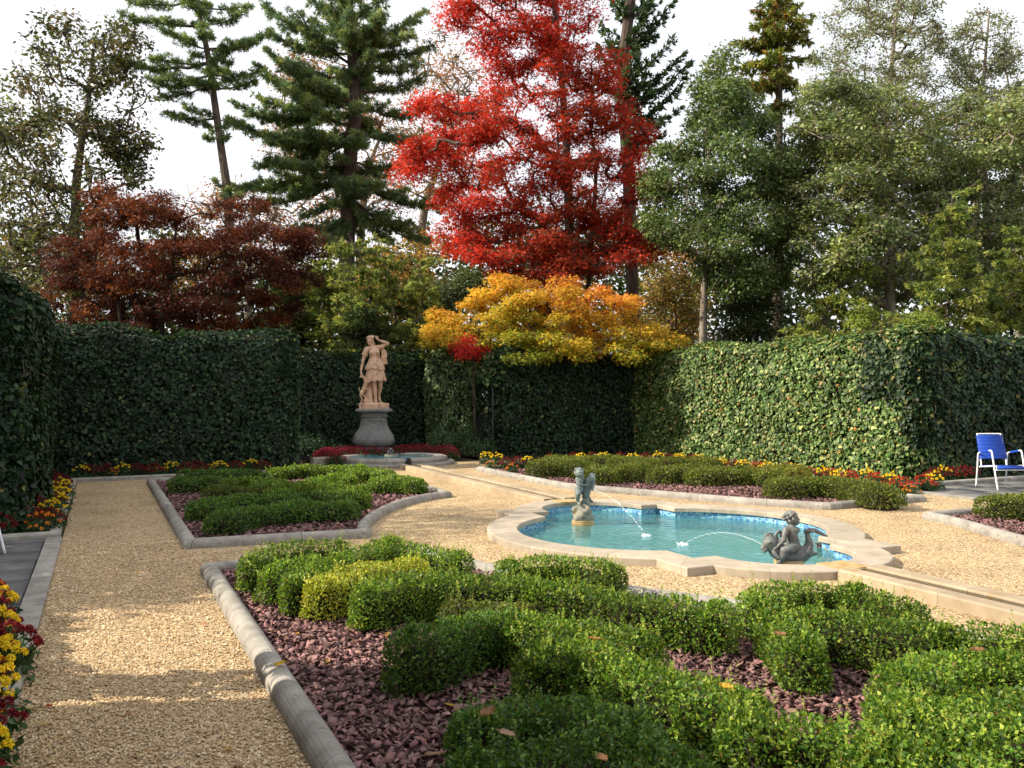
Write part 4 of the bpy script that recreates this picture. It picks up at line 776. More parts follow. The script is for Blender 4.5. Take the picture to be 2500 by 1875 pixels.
f.ell((-.325, -.09, .755), (.026, .02, .045)); 
for i, (dx, dz) in enumerate([(-.02, -.085), (-.006, -.095), (.008, -.09), (.02, -.075)]): f.cap((-.325+dx*.6, -.09, .73), (-.32+dx, -.10-.008*i, .755+dz), .0085, .007, 6)
f.cap((-.305, -.09, .765), (-.285, -.115, .725), .009, .008, 6)
f.chain([(.16, .01, 1.43, .058), (.25, -.0, 1.47, .052), (.345, -.02, 1.525, .043), (.24, -.04, 1.56, .04), (.125, -.05, 1.60, .028)]); f.ell((.085, -.05, 1.635), (.03, .018, .04))
for i in range(4): f.chain([(.075+.02*(i-1.5), -.05, 1.66, .0085), (.055+.024*(i-1.5), -.055, 1.70, .008), (.025+.022*(i-1.5), -.06, 1.715-.006*abs(i-1.5), .0075)])
f.cap((.06, -.06, 1.63), (.025, -.07, 1.645), .009, .008, 6)
f.chain([(-.03, -.01, .86, .105), (-.005, -.06, .62, .085), (.005, -.065, .50, .065), (.015, -.02, .37, .066), (.04, -.01, .14, .038), (.045, -.02, .06, .04)]); f.chain([(.045, -.02, .035, .04), (.052, -.10, .025, .036), (.055, -.17, .018, .024)])
f.chain([(.10, .03, .86, .10), (.155, .0, .62, .082), (.16, .0, .50, .062), (.145, .05, .36, .06), (.125, .10, .2, .038), (.14, .09, .08, .036)]); f.chain([(.14, .09, .05, .036), (.175, .04, .03, .034), (.2, -.02, .02, .026)])
fig = f.done('figure', TC, st, .0095, 2)
f = Fig(Mx)     # tunic with folds
f.chain([(0, .0, 1.28, .145), (.015, 0, 1.16, .128), (.025, 0, 1.08, .135)]); f.ell((-.06, -.105, 1.285), (.068, .058, .06)); f.ell((.075, -.105, 1.295), (.068, .058, .06))
f.chain([(-.19, .0, 1.38, .066), (-.225, -.01, 1.27, .07)]); f.ell((-.235, -.01, 1.24), (.082, .078, .036), (0, .3, 0)); f.ell((-.245, -.02, 1.21), (.07, .068, .02), (0, .3, 0))
for i in range(26):
    a = i/26*2*math.pi; ca, sa = math.cos(a), math.sin(a); w = .5+.5*math.sin(i*2.4)
    f.cap((.03+.15*ca, .12*sa, .95), (.035+(.235+.03*w)*ca, (.185+.03*w)*sa, .585-.035*w+.03*ca), .042, .022+.016*w, 7)
    f.cap((.025+.125*ca, .11*sa, 1.11), (.028+(.215+.025*w)*ca, (.175+.025*w)*sa, .91-.06*max(0, -sa)*abs(math.cos(a+.2))-.03*w), .036, .020+.014*w, 7)
f.ell((.03, 0, .78), (.17, .13, .2)); f.ell((.025, 0, 1.0), (.14, .115, .1)); f.ell((.01, -.02, 1.11), (.148, .125, .018), (.05, .06, 0))
for i in range(5): f.cap((-.02+.04*i, -.13, .88), (.0+.03*i+.04*math.sin(i), -.19, .63), .018, .014, 6)
f.done('tunic', TC, st, .009, 1)
f = Fig(Mx)     # cloak flying behind the shoulder
for i in range(6):
    q = i/5; w = .012*math.sin(i*2.3); f.chain([(.13+.03*q, .04, 1.47-.02*q, .028), (.19+.085*q, .06+w, 1.36-.02*q, .026), (.205+.11*q, .07-w, 1.25, .024), (.185+.115*q+w, .06+w, 1.15, .026), (.205+.12*q, .07-w, 1.06-.03*q+w, .022), (.17+.08*q, .06, .985+.02*q, .016)])
f.done('cloak', TC, st, .011, 2)
f = Fig(Mx)     # hair with wreath
f.ell((-.095, .02, 1.63), (.085, .09, .075), (.2, -.15, 0))
for i in range(16): a = i/16*6.283; f.ell((-.105+.082*math.cos(a), -.0+.085*math.sin(a), 1.655+.012*math.sin(i*2.7)-.02*math.sin(a)), (.022, .022, .022))
for i in range(5): f.ell((-.13+.03*i, -.04, 1.70+.012*(i % 2)), (.016, .02, .022))
f.chain([(-.03, .05, 1.58, .03), (.0, .05, 1.50, .026), (.03, .03, 1.46, .02), (.04, .0, 1.43, .014)]); f.done('hair', TC, fig, .009, 1)
f = Fig(Mx)     # hound leaping up
f.chain([(-.355, -.10, .655, .016), (-.325, -.10, .668, .026), (-.285, -.10, .675, .038), (-.235, -.10, .62, .04), (-.195, -.09, .53, .062), (-.23, -.07, .42, .055), (-.285, -.06, .31, .052), (-.305, -.06, .27, .055)])
f.ell((-.265, -.075, .70), (.012, .012, .025), (0, -.5, 0)); f.ell((-.265, -.13, .70), (.012, .012, .025), (0, -.5, 0))
f.chain([(-.305, -.09, .26, .045), (-.345, -.10, .2, .024), (-.30, -.10, .12, .016), (-.325, -.10, .015, .016), (-.345, -.12, .012, .014)]); f.chain([(-.30, -.03, .26, .045), (-.27, -.03, .2, .024), (-.225, -.03, .15, .016), (-.245, -.03, .02, .016)])
f.chain([(-.19, -.13, .54, .03), (-.12, -.16, .53, .02), (-.07, -.17, .60, .016), (-.04, -.175, .605, .014)]); f.chain([(-.19, -.06, .55, .03), (-.11, -.1, .57, .02), (-.07, -.13, .63, .014)])
f.chain([(-.33, -.05, .29, .014), (-.37, -.05, .33, .012), (-.375, -.05, .39, .011), (-.35, -.05, .41, .009)]); f.done('hound', TC, st, .009, 2)
f = Fig(Mx)     # stump
f.chain([(-.13, .05, .0, .12), (-.13, .05, .1, .10), (-.11, .05, .3, .085), (-.10, .05, .6, .07)])
for i in range(7): a = i*.9; f.chain([(-.13+.15*math.cos(a), .05+.10*math.sin(a), .0, .03), (-.13+.10*math.cos(a), .05+.08*math.sin(a), .1, .025), (-.11+.07*math.cos(a), .05+.07*math.sin(a), .45, .012)])
f.ell((-.20, -.02, .06), (.08, .06, .07)); f.done('tree_stump', TC, st, .013, 2)
# ---- round basin at the statue's foot
bas = thing('round_basin', 'low round stone basin with blue lining below the statue', 'basin', (6.15, 18.85, 0))
BC = np.array([6.15, 18.85]); an = np.linspace(math.radians(-86), math.radians(266), 64)
gap = math.radians(2.8)
an = np.linspace(-math.pi/2+gap, 1.5*math.pi-gap, 64); pth = [(BC[0]+1.16*math.cos(a), BC[1]+1.0*math.sin(a)) for a in an]
V, F, U = sweep(pth, [(-.13, -.02), (-.14, .10), (-.15, .14), (-.13, .18), (-.06, .20), (.06, .20), (.12, .18), (.13, .14), (.11, .02)]); obj('rim', V, F, M['stone'], bas, uv=U)
pth2 = [(BC[0]+1.42*math.cos(a), BC[1]+1.22*math.sin(a)) for a in an]; V, F, U = sweep(pth2, [(-.06, -.02), (-.06, .06), (-.04, .075), (.16, .075)]); obj('step', V, F, M['stone'], bas, uv=U)
ci = [(BC[0]+1.05*math.cos(a), BC[1]+.89*math.sin(a)) for a in np.linspace(0, 6.283, 48, endpoint=False)]
obj('lining', np.array([(x, y, .12) for x, y in ci]), [tuple(range(48))], M['blue_basin'], bas); ob = obj('basin_water', np.array([(x, y, .165) for x, y in ci]), [tuple(range(48))], M['water'], bas)
f = Fig(frame((6.28, 19.35, .1), RZ)); f.chain([(0, 0, 0, .09), (0, 0, .12, .06)]); f.chain([(-.07, -.02, .05, .03), (-.06, -.03, .15, .035), (.0, -.04, .19, .045), (.05, -.04, .16, .03)]); f.ell((.0, -.07, .22), (.04, .05, .035)); f.done('frog_spout', M['bronze'], bas, .012, 2)
A = Acc(); A.add(*box_np(6.14, 6.42, 19.22, 19.45, .05, .19)); A.obj('spout_block', M['rockstone'], bas)
V, F, U = sweep([(4.15, 18.3), (4.6, 18.4), (4.7, 18.55)], [(-.08, -.02), (-.08, .22), (-.06, .25), (.06, .25), (.08, .22), (.08, -.02)]); tag(obj('low_stone_wall', V, F, M['rockstone'], uv=U), 'low stone wall beside the round basin, at the end of the back left ivy wall', 'wall')
# ---- seahorse fountain figure
p = at_z(1423, 1280, -.055); RV = -YAW
sea = thing('seahorse_fountain', 'green grey fountain figure of a child on a seahorse at the pool far end', 'fountain figure', (p[0], p[1], -.055)); loc = np.array([p[0], p[1], -.055]); Mx = frame(loc, RV, 1.02)
V, F = lathe([(.10, -.17), (.10, -.03), (.142, -.012), (.142, .028), (.135, .035), (.138, .045), (.135, .058), (.1, .062)], 32); obj('stone_base', V+loc, F, M['ochre'], sea)
f = Fig(Mx); f.chain([(0, 0, .07, .125), (.0, 0, .12, .118), (.01, 0, .20, .085), (.03, 0, .27, .062), (.035, 0, .30, .05)])
for i in range(10): a = i*.66; f.ell((.1*math.cos(a), .1*math.sin(a), .08+.05*(i % 3)), (.045, .045, .05))
f.ell((.045, -.045, .265), (.05, .04, .045)); f.ell((-.06, -.02, .2), (.035, .035, .05)); f.done('rock', M['rockstone'], sea, .011, 2, .002)
f = Fig(Mx); ch = [(.015, 0, .29, .034), (.035, 0, .34, .044), (.042, 0, .40, .05), (.045, 0, .455, .05), (.062, 0, .51, .045), (.085, 0, .56, .04), (.11, -.005, .58, .042)]
f.chain(ch); pp = smooth_path([c[:3] for c in ch], 3)
for i, q in enumerate(pp[1:-3]): rr = np.interp(i/len(pp), [0, .3, .7, 1], [.036, .053, .053, .042]); f.ell(tuple(q), (rr*1.2, rr*1.2, .007), (0, .15, 0))
f.chain([(.125, -.01, .57, .036), (.128, -.02, .52, .025), (.122, -.025, .475, .018), (.114, -.03, .44, .020)])
for q in ((.075, 0, .615), (.095, 0, .632), (.12, 0, .635), (.145, 0, .63), (.15, -.01, .60), (.05, 0, .585), (.035, 0, .55)): f.cap((q[0]*.85+.015, 0, q[2]-.03), q, .018, .008, 6)
f.ell((.132, -.036, .585), (.010, .008, .010)); f.chain([(.03, .0, .30, .03), (-.0, -.04, .285, .026), (.045, -.07, .275, .022), (.075, -.04, .28, .015)]); f.done('seahorse', M['lead'], sea, .0052, 1)
f = Fig(Mx); f.ell((-.046, -.03, .638), (.054, .054, .058), (0, .15, 0)); f.ell((-.03, -.084, .630), (.011, .014, .011)); f.ell((-.03, -.076, .655), (.03, .012, .008)); f.ell((-.028, -.07, .612), (.02, .014, .007)); f.ell((-.058, -.07, .618), (.018, .016, .016)); f.ell((-.005, -.066, .616), (.018, .016, .016)); f.ell((-.024, -.066, .597), (.018, .016, .012))
f.ell((-.05, -.079, .645), (.008, .006, .005)); f.ell((-.013, -.077, .642), (.008, .006, .005)); f.ell((-.1, -.02, .632), (.010, .016, .018))
f.cap((-.045, -.025, .60), (-.04, -.02, .57), .03, .036); f.chain([(-.04, -.02, .55, .048), (-.038, -.025, .50, .046), (-.045, -.03, .455, .054), (-.05, -.02, .42, .052)])
f.chain([(-.075, -.035, .56, .026), (-.062, -.06, .52, .024), (-.038, -.075, .50, .021), (.0, -.07, .49, .017), (.025, -.06, .488, .014)]); f.ell((.04, -.055, .488), (.02, .014, .014))
for i in range(4): f.cap((.045, -.05, .496-.007*i), (.066, -.04, .492-.008*i), .0052, .0045, 6)
f.chain([(0, 0, .56, .025), (.03, .02, .53, .02), (.05, .04, .51, .015)])
f.chain([(-.06, -.04, .425, .042), (-.064, -.075, .385, .04), (-.066, -.075, .36, .032), (-.068, -.05, .32, .028), (-.064, -.045, .288, .019)]); f.chain([(-.064, -.05, .275, .018), (-.05, -.085, .262, .016), (-.042, -.1, .258, .011)])
f.chain([(-.02, .03, .42, .04), (.03, .075, .38, .036), (.07, .07, .33, .027), (.10, .05, .285, .018), (.122, .03, .275, .014)]); kid1 = f.done('child', M['lead'], sea, .0052, 2)
f = Fig(Mx)
for i in range(16): a = i*2.4; q = math.sqrt((i+.5)/16); f.ell((-.05+.052*q*math.cos(a), .004+.046*q*math.sin(a), .676+.022*(1-q*q)-(.03*q if math.sin(a) > 0 else 0)), (.017, .017, .014))
f.ell((-.03, -.035, .695), (.020, .016, .012)); f.ell((-.1, .005, .65), (.012, .02, .022)); f.ell((.0, .005, .655), (.012, .02, .022)); f.done('hair', M['lead'], kid1, .0052, 1)
# ---- dolphin fountain figure
p = at_z(1928, 1392, -.055); loc = np.array([p[0], p[1], -.055])
dol = thing('dolphin_fountain', 'dark bronze fountain figure of a child riding a dolphin at the pool near end', 'fountain figure', loc); Mx = frame(loc, RV, 1.03)
V, F = box_np(-.12, .10, -.09, .09, -.45, .095); obj('stone_base', np.array(rotz(V, RV))+loc, F, M['ochre'], dol)
f = Fig(Mx); f.chain([(-.20, -.01, .245, .052), (-.175, 0, .25, .070), (-.15, 0, .215, .064), (-.113, 0, .16, .066), (-.02, 0, .12, .078), (.07, 0, .125, .082), (.14, 0, .155, .066), (.178, 0, .22, .042), (.172, 0, .285, .028), (.158, 0, .335, .022)])
f.chain([(-.03, 0, .10, .07), (.02, 0, .02, .065), (.05, 0, -.05, .05)])
f.cap((-.225, -.01, .225), (-.245, -.01, .20), .03, .022); f.cap((-.215, -.02, .20), (-.235, -.02, .175), .026, .018)
for q in ((-.215, .0, .315), (-.2, .0, .33), (-.18, 0, .335), (-.16, 0, .325)): f.cap((-.175, 0, .27), q, .03, .014, 7)
f.chain([(-.09, .05, .27, .012), (-.11, .05, .31, .014), (-.08, .05, .345, .014), (-.05, .05, .325, .012), (-.065, .05, .295, .010)])
f.ell((-.195, -.062, .262), (.018, .012, .015)); f.chain([(.17, 0, .16, .045), (.215, 0, .15, .025), (.25, 0, .148, .010)])
for s_ in (-1, 1): f.chain([(.158, 0, .34, .02), (.175, s_*.03, .355, .016), (.205, s_*.05, .358, .011)])
f.chain([(.145, -.0, .352, .016), (.18, -.0, .362, .02), (.225, -.0, .36, .02), (.27, -.0, .34, .018), (.31, -.0, .318, .014), (.345, -.0, .305, .007)]); f.chain([(.13, -.02, .345, .012), (.135, -.03, .362, .010)])
f.chain([(-.16, -.07, .17, .02), (-.13, -.10, .13, .014), (-.10, -.11, .11, .006)]); f.done('dolphin', M['bronze'], dol, .0065, 2)
f = Fig(Mx); f.ell((.025, .0, .46), (.058, .058, .062)); f.ell((.084, -.004, .458), (.014, .011, .011)); f.ell((.073, -.004, .436), (.014, .018, .008)); f.ell((.066, -.025, .445), (.018, .018, .018)); f.ell((.066, -.004, .42), (.018, .02, .014)); f.ell((.072, -.024, .472), (.007, .008, .006)); f.ell((.018, -.06, .455), (.014, .008, .018))
f.cap((.02, 0, .42), (.02, 0, .385), .03, .036); f.chain([(.015, -.005, .37, .05), (.02, -.005, .32, .05), (.03, -.005, .26, .054), (.04, 0, .215, .064)]); f.cap((-.03, -.02, .372), (.06, -.02, .366), .032, .03)
f.chain([(-.042, -.03, .37, .028), (-.062, -.05, .32, .026), (-.068, -.06, .285, .022), (-.10, -.065, .25, .019), (-.125, -.06, .225, .015)]); f.ell((-.142, -.06, .21), (.02, .014, .014))
for i in range(4): f.cap((-.148, -.068+.009*i, .206), (-.166, -.07+.010*i, .188), .0055, .0045, 6)
f.cap((-.135, -.048, .215), (-.148, -.04, .20), .006, .005, 6)
f.chain([(.055, .03, .365, .026), (.02, .09, .31, .022), (-.05, .10, .25, .017), (-.12, .06, .22, .013)])
f.chain([(.02, -.04, .21, .052), (-.04, -.085, .205, .044), (-.078, -.085, .195, .036), (-.085, -.085, .15, .034), (-.095, -.08, .105, .022)]); f.chain([(-.098, -.08, .095, .020), (-.125, -.09, .085, .017), (-.145, -.092, .08, .011)])
f.chain([(.02, .05, .21, .05), (-.05, .095, .20, .04), (-.08, .09, .14, .03), (-.09, .08, .09, .02)]); kid2 = f.done('child', M['bronze'], dol, .006, 2)
f = Fig(Mx)
for i in range(30): a = i*2.4; q = (i+.5)/30; th = q*1.9; f.ell((.015+.06*math.sin(th)*math.cos(a)-.012*q, .062*math.sin(th)*math.sin(a), .462+.064*math.cos(th)), (.017, .017, .016))
f.done('hair', M['bronze'], kid2, .006, 1)
# ---- water jets
def jet(label, p0, p1, h, seed):
    r = np.random.default_rng(seed); t = np.linspace(0, 1, 60); p0, p1 = np.array(p0), np.array(p1); P = p0[None]+(p1-p0)[None]*t[:, None]; P[:, 2] += 4*h*t*(1-t); A = Acc()
    V, F = tubes(P[:33], P[1:34], .0026, .0024, 6); A.add(V, F)
    rr = np.where(t < .55, .0017, .0017+.0015*np.sin(np.arange(60)*2.1)*np.clip((t-.5)*3, 0, 1)); A = Acc(); V, F = pipe(P+np.column_stack([np.zeros(60), np.zeros(60), .006*np.sin(np.arange(60)*1.3)*(t > .5)]), np.maximum(rr, .0006), 6); A.add(V, F)
    o = A.obj('water_jet', M['spray']); f = Fig(Matrix.Translation(p1)); f.ell((0, 0, 0), (.06, .06, .008))
    for k in range(16): a = r.uniform(0, 6.28); q = r.uniform(.01, .06); f.cap((q*math.cos(a), q*math.sin(a), 0), (q*1.3*math.cos(a), q*1.3*math.sin(a), r.uniform(.008, .03)), .007, .004, 6)
    f.done('splash', M['spray'], o, .004, 1)
    return tag(o, label, 'water jet', 'water jets of the pool')
ms = np.array(Matrix(frame(np.array([*at_z(1423, 1280, -.055)[:2], -.055]), RV, 1.02)) @ Vector((.125, -.03, .43)))
md = np.array(Matrix(frame(np.array([*at_z(1928, 1392, -.055)[:2], -.055]), RV, 1.03)) @ Vector((-.255, -.01, .235)))
t1 = at_z(1578, 1308, -.05); t2 = at_z(1668, 1330, -.05)
jet('thin arc of water falling from the seahorse mouth', ms, t1, .10, 3); jet('thin arc of water rising from the dolphin mouth', md, t2, .12, 4)
# ================================================================== PATIO CHAIRS
def make_chair(label):
    root = thing('patio_chair', label, 'chair', (0, 0, 0), None); W2 = .255; Wm, Bs = M['white_metal'], M['blue_strap']
    def hoop(s):    # one side: rear leg, arm, front leg
        x = s*W2; return smooth_path([(x, .29, 0), (x, .25, .30), (x, .225, .545), (x, .205, .585), (x, .15, .60), (x, -.10, .645), (x, -.145, .64), (x, -.17, .59), (x, -.245, .28), (x, -.32, 0)], 5)
    for s in (-1, 1):
        V, F = pipe(hoop(s), .0135, 8); fr = obj('side_frame', V, F, Wm, root, smooth=True)
        V, F = pipe([(s*W2, .14, .602), (s*W2, -.09, .643)], .0175, 8); obj('arm_wrap', V, F, Bs, root)
    bk = [(-.22, .19, .36), (-.22, .20, .44), (-.215, .27, .72), (-.205, .325, .89), (-.17, .335, .905), (.17, .335, .905), (.205, .325, .89), (.215, .27, .72), (.22, .20, .44), (.22, .19, .36)]
    V, F = pipe(smooth_path(bk, 5), .0125, 8); obj('back_frame', V, F, Wm, root, smooth=True)
    A = Acc(); 
    for s in (-1, 1): V, F = pipe(smooth_path([(s*.225, .21, .36), (s*.225, -.0, .375), (s*.225, -.2, .40), (s*.225, -.245, .385), (s*.225, -.25, .35)], 5), .0125, 8); A.add(V, F)
    for y, z in ((-.245, .335), (.19, .355)): V, F = pipe([(-W2, y, z), (W2, y, z)], .0115, 8); A.add(V, F)
    A.obj('seat_frame', Wm, root, smooth=True)
    A = Acc()
    for k in range(17):
        t = k/16; z = .50+.375*t; y = np.interp(z, [.44, .72, .89], [.20, .27, .325]); A.add(*box_np(-.236+.012*t, .236-.012*t, y-.0165, y+.0165, z-.0118, z+.0118))
    A.obj('back_straps', Bs, root)
    A = Acc()
    for k in range(18):
        t = k/17; y = .19-.42*t; z = .373+.03*t-.012*math.sin(t*3.1); A.add(*box_np(-.235, .235, y-.0115, y+.0115, z-.006, z+.006))
    A.add(*box_np(-.235, .235, -.262, -.250, .345, .395)); A.obj('seat_straps', Bs, root)
    return root
ch = make_chair('blue strap patio chair with a white tube frame on the right flagstone patio'); a = at_z(2411, 1197, .022); b_ = at_z(2459, 1192, .022)
ch.location = (13.60, 9.02, .022); ch.rotation_euler = (0, 0, math.radians(-24))
ft = at_z(12, 1352, .022); lr = math.radians(62); fx, fy = .255, -.32; c, s_ = math.cos(lr), math.sin(lr)
clone(ch, (ft[0]-(fx*c-fy*s_), ft[1]-(fx*s_+fy*c), .022), lr, 1, 'white tube chair on the left patio, one leg showing at the edge')
# ================================================================== FALLEN LEAVES and low shrubs
def fallen(label, p, L, colr, seed, tilt=.3, wide=.6):
    r = np.random.default_rng(seed); n = 7; k = 5; V = []; a = r.uniform(0, 6.28); cu = r.uniform(.1, .5)
    for i in range(n):
        t = i/(n-1); w = L*wide*.5*math.sin(math.pi*min(1, t*.93+.07))**.7*(1+.25*math.sin(i*2.6))
        for j in range(k): u = (j/(k-1)-.5)*2; V.append((u*w, (t-.5)*L, cu*L*(.35*u*u+.5*(t-.5)**2)))
    V = np.array(V); V[:, 2] += V[:, 0]*tilt*r.uniform(-1, 1)+.004; V[:, 2] -= V[:, 2].min()-.003; F = [(i*k+j, i*k+j+1, (i+1)*k+j+1, (i+1)*k+j) for i in range(n-1) for j in range(k-1)]
    W, G = pipe([(0, -.5*L-.25*L, .004), (0, -.45*L, cu*L*.12+.004)], .0015, 4); G = [tuple(i+len(V) for i in f) for f in G]; V = np.concatenate([V, W]); V = rotz(V, a)+np.array(p)
    tag(obj('fallen_leaf', V, F+G, M['leaf'], col=np.array(colr)*np.ones((len(V), 3)), org=p), label, 'fallen leaf', 'fallen leaves')
YL, BR, PK, RD = (.48, .30, .035), (.26, .13, .06), (.38, .24, .16), (.36, .08, .035)
for lab, (x, y), z, L, c_ in [
    ('curled yellow brown leaf lying on the near bed kerb in the shade', (683, 1624), .105, .10, YL), ('yellow leaf caught on top of the broad boxwood in the lower right', (1772, 1681), .345, .085, YL),
    ('pinkish brown curled leaf standing in the dark boxwood at the bottom', (1238, 1795), .36, .11, PK), ('dark brown curled leaf at the back of the dark bottom boxwood', (1192, 1745), .36, .10, BR),
    ('reddish brown leaf in the bottom boxwood left of its right end', (1470, 1855), .36, .08, BR), ('pale buff leaf on the purple chips near the bottom edge', (1060, 1845), .05, .10, PK),
    ('yellow brown leaf on the purple chips below the dark boxwood', (1097, 1723), .05, .075, YL), ('orange leaf lodged in the boxwood strip before the lit chips', (1931, 1738), .345, .07, PK),
    ('orange brown leaf lodged in the front boxwood right of centre', (1450, 1560), .345, .08, (.42, .18, .07)), ('brown leaf on top of the large mound in the lower right', (2385, 1590), .35, .09, BR),
    ('small red leaf on the gravel path near the left border', (120, 1726), .012, .055, RD), ('pale yellow leaf on the gravel path at the lower left', (108, 1770), .012, .085, (.50, .42, .20)), ('pale leaf on the gravel against the near left kerb', (80, 1728), .012, .085, (.48, .42, .22)),
    ('red brown leaf on the sunlit patch of the gravel path', (497, 1525), .012, .06, (.45, .14, .06)), ('red brown leaf on the shaded gravel before the far bed kerb', (393, 1343), .012, .07, (.3, .12, .06)), ('tan leaf at the bottom of the gravel path by the kerb', (582, 1868), .012, .075, PK),
    ('brown leaf in the rounded boxwood spur over the lit chips', (1905, 1552), .35, .085, BR), ('small tan leaf on the shaded chips beside the kerb', (800, 1617), .045, .05, YL), ('orange leaf on the lit chips below the yellow boxwood', (945, 1553), .045, .09, (.45, .25, .08)),
    ('orange brown leaf on the far corner chips beside the yellow boxwood', (707, 1475), .045, .09, (.42, .22, .08)), ('small brown leaf on the limestone coping at the near end of the pool', (1985, 1270), .085, .05, BR)]:
    p = at_z(x, y, z); fallen(lab, p, L*.75, c_, int(x+y))
rl_ = np.random.default_rng(33); protoL = None; nL = 0
for i in range(80):      # small litter on the gravel and the chips
    x, y = (rl_.uniform(-.25, .7), rl_.uniform(3.6, 16)) if i < 14 else (rl_.uniform(1, 4.4), rl_.uniform(3.2, 7.3)) if i < 30 else (rl_.uniform(7.4, 10.8), rl_.uniform(8.8, 15)) if i < 38 else (rl_.uniform(2.7, 5.4), rl_.uniform(9, 15.5)) if i < 56 else (rl_.uniform(6.4, 10), rl_.uniform(5, 8)) if i < 68 else (rl_.uniform(-.3, 2.8), rl_.uniform(7.9, 9))
    if 30 > i >= 14 and not in_poly(np.array([x]), np.array([y]), IN['B'])[0]: continue
    if protoL is None or len(protoL) < 4:
        protoL = protoL or []; fallen('scrap of dry leaf among the small litter scattered over gravel and chips', np.array([x, y, .03 if i >= 14 else .012]), .045, [BR, PK, YL, (.33, .15, .06)][len(protoL)], 500+i); protoL.append([o for o in bpy.data.objects if o.name.startswith('fallen_leaf')][-1])
        protoL[-1]['group'] = 'leaf litter scraps'
    else: clone(protoL[i % 4], (x, y, .035 if 14 <= i < 38 else .012), rl_.uniform(0, 6.28), rl_.uniform(.6, 1.2))
def shrub(label, c, rad, hh, n, L, pal, seed, cat='shrub', name='low_shrub', mat='leaf_gloss'):
    r = np.random.default_rng(seed); root = thing(name, label, cat, (c[0], c[1], 0)); C = []
    lob = [(np.array([c[0]+r.uniform(-1, 1)*rad*.7, c[1]+r.uniform(-1, 1)*rad*.4, hh*r.uniform(.3, .75)]), rad*r.uniform(.3, .55)) for _ in range(12)]
    for q, R in lob: d = unit(r.normal(size=(n//12, 3))); C.append(q+d*R*np.array([1, 1, .75])*r.uniform(.5, 1, n//12)[:, None])
    C = np.concatenate(C); C[:, 2] = np.abs(C[:, 2]); d = unit(C-np.array([c[0], c[1], hh*.3])); V, F, k = cards(C, d*.6+r.normal(size=C.shape)*.6+[0, 0, .5], d*.4+r.normal(size=C.shape)*.6, L*r.uniform(.6, 1.2, len(C)), L*.5); obj('foliage', V, F, M[mat], root, col=np.repeat(pick(r, len(C), pal, [1]*len(pal)), k, 0))
    P1 = np.array([q for q, R in lob]); P0 = np.array([[c[0], c[1], 0]])+(P1-[c[0], c[1], 0])*[.25, .25, 0]; V, F = tubes(P0, P1, .015, .006, 5); obj('stems', V, F, M['bark'], root); return root
SH = [(.03, .065, .025), (.055, .10, .04), (.09, .14, .06)]
shrub('low glossy green shrub right of the crimson flowers, in front of the paler ivy', (8.15, 20.3), .75, .75, 2600, .07, SH, 41); shrub('low green shrub between the round basin and the iron gate', (8.75, 19.6), .5, .5, 1500, .06, SH, 42); shrub('low dark shrub left of the crimson flowers in the niche corner', (4.55, 20.3), .75, .65, 2200, .07, [(.02, .045, .02), (.035, .07, .03)], 43)
# ================================================================== TREES
def seg_tubes(nodes, parent, rad, n=6):
    nodes = np.array(nodes); parent = np.array(parent); i = np.where(parent >= 0)[0]; return tubes(nodes[parent[i]], nodes[i], np.array(rad)[parent[i]], np.array(rad)[i], n)
def skeleton(trunk, r0, r1, clumps, r, tip=.012, wig=.12, kids=4, spread=1.0):
    """trunk polyline, then limbs growing out to every clump of leaves and twigs inside it"""
    T = smooth_path(trunk, 5); nodes = [p for p in T]; par = [-1]+list(range(len(T)-1)); nt_ = len(T); base = T[0]
    cl = sorted(clumps, key=lambda c: np.min(np.linalg.norm(T-c[0], axis=1))); tips = []
    for c, R in cl:
        N = np.array(nodes); D = c-N; hd = np.linalg.norm(D[:, :2], axis=1); dist = np.linalg.norm(D, axis=1)+np.maximum(0, .25*hd-D[:, 2])*1.2; k = int(np.argmin(dist)); a = N[k]; L = np.linalg.norm(c-a); m = max(2, int(L/.5)); last = k; pv = a
        for j in range(1, m+1):
            t = j/m; p = a+(c-a)*t; p = p+r.normal(size=3)*wig*L*.25*math.sin(math.pi*t); p[2] += .10*L*math.sin(math.pi*t)*(-1 if hd[k] < .3 else .6); nodes.append(p); par.append(last); last = len(nodes)-1
        for _ in range(kids):
            d = unit(r.normal(size=3)*[1, 1, .6])*R*r.uniform(.5, .95)*spread; nodes.append(nodes[last]+d*.5+r.normal(size=3)*R*.08); par.append(last); q = len(nodes)-1; nodes.append(nodes[last]+d); par.append(q)
    cnt = np.zeros(len(nodes)); kid = np.zeros(len(nodes), int)
    for i in range(len(nodes)-1, 0, -1):
        if kid[i] == 0: cnt[i] += 1
        kid[par[i]] += 1; cnt[par[i]] += cnt[i]
    rad = tip*np.sqrt(np.maximum(cnt, 1))*.62; rad = np.minimum(rad, r0*.55); rad[:nt_] = np.linspace(r0, r1, nt_); return nodes, par, np.maximum(rad, tip*.5)
def fill_poly(poly, w, n, depth, r, edge=.0):
    """crown clumps spread through the crown's volume"""
    P = np.array(poly, float); lo, hi = P.min(0), P.max(0); o = []
    cx = P[:, 0].mean(); 
    while len(o) < n:
        x, y = r.uniform(lo, hi)
        if not in_poly(np.array([x]), np.array([y]), P)[0]: continue
        row_ = [p for p in np.linspace(lo[0], hi[0], 24) if in_poly(np.array([p]), np.array([y]), P)[0]] or [x]; a, b = min(row_), max(row_); hw = max(20, (b-a)/2); q = (x-(a+b)/2)/hw; dm = depth*math.sqrt(max(.05, 1-q*q))*min(1, .35+hw/((hi[0]-lo[0])/2)*.65)
        o.append(at_w(x, y, w+r.uniform(-1, 1)*dm))
    return np.array(o)
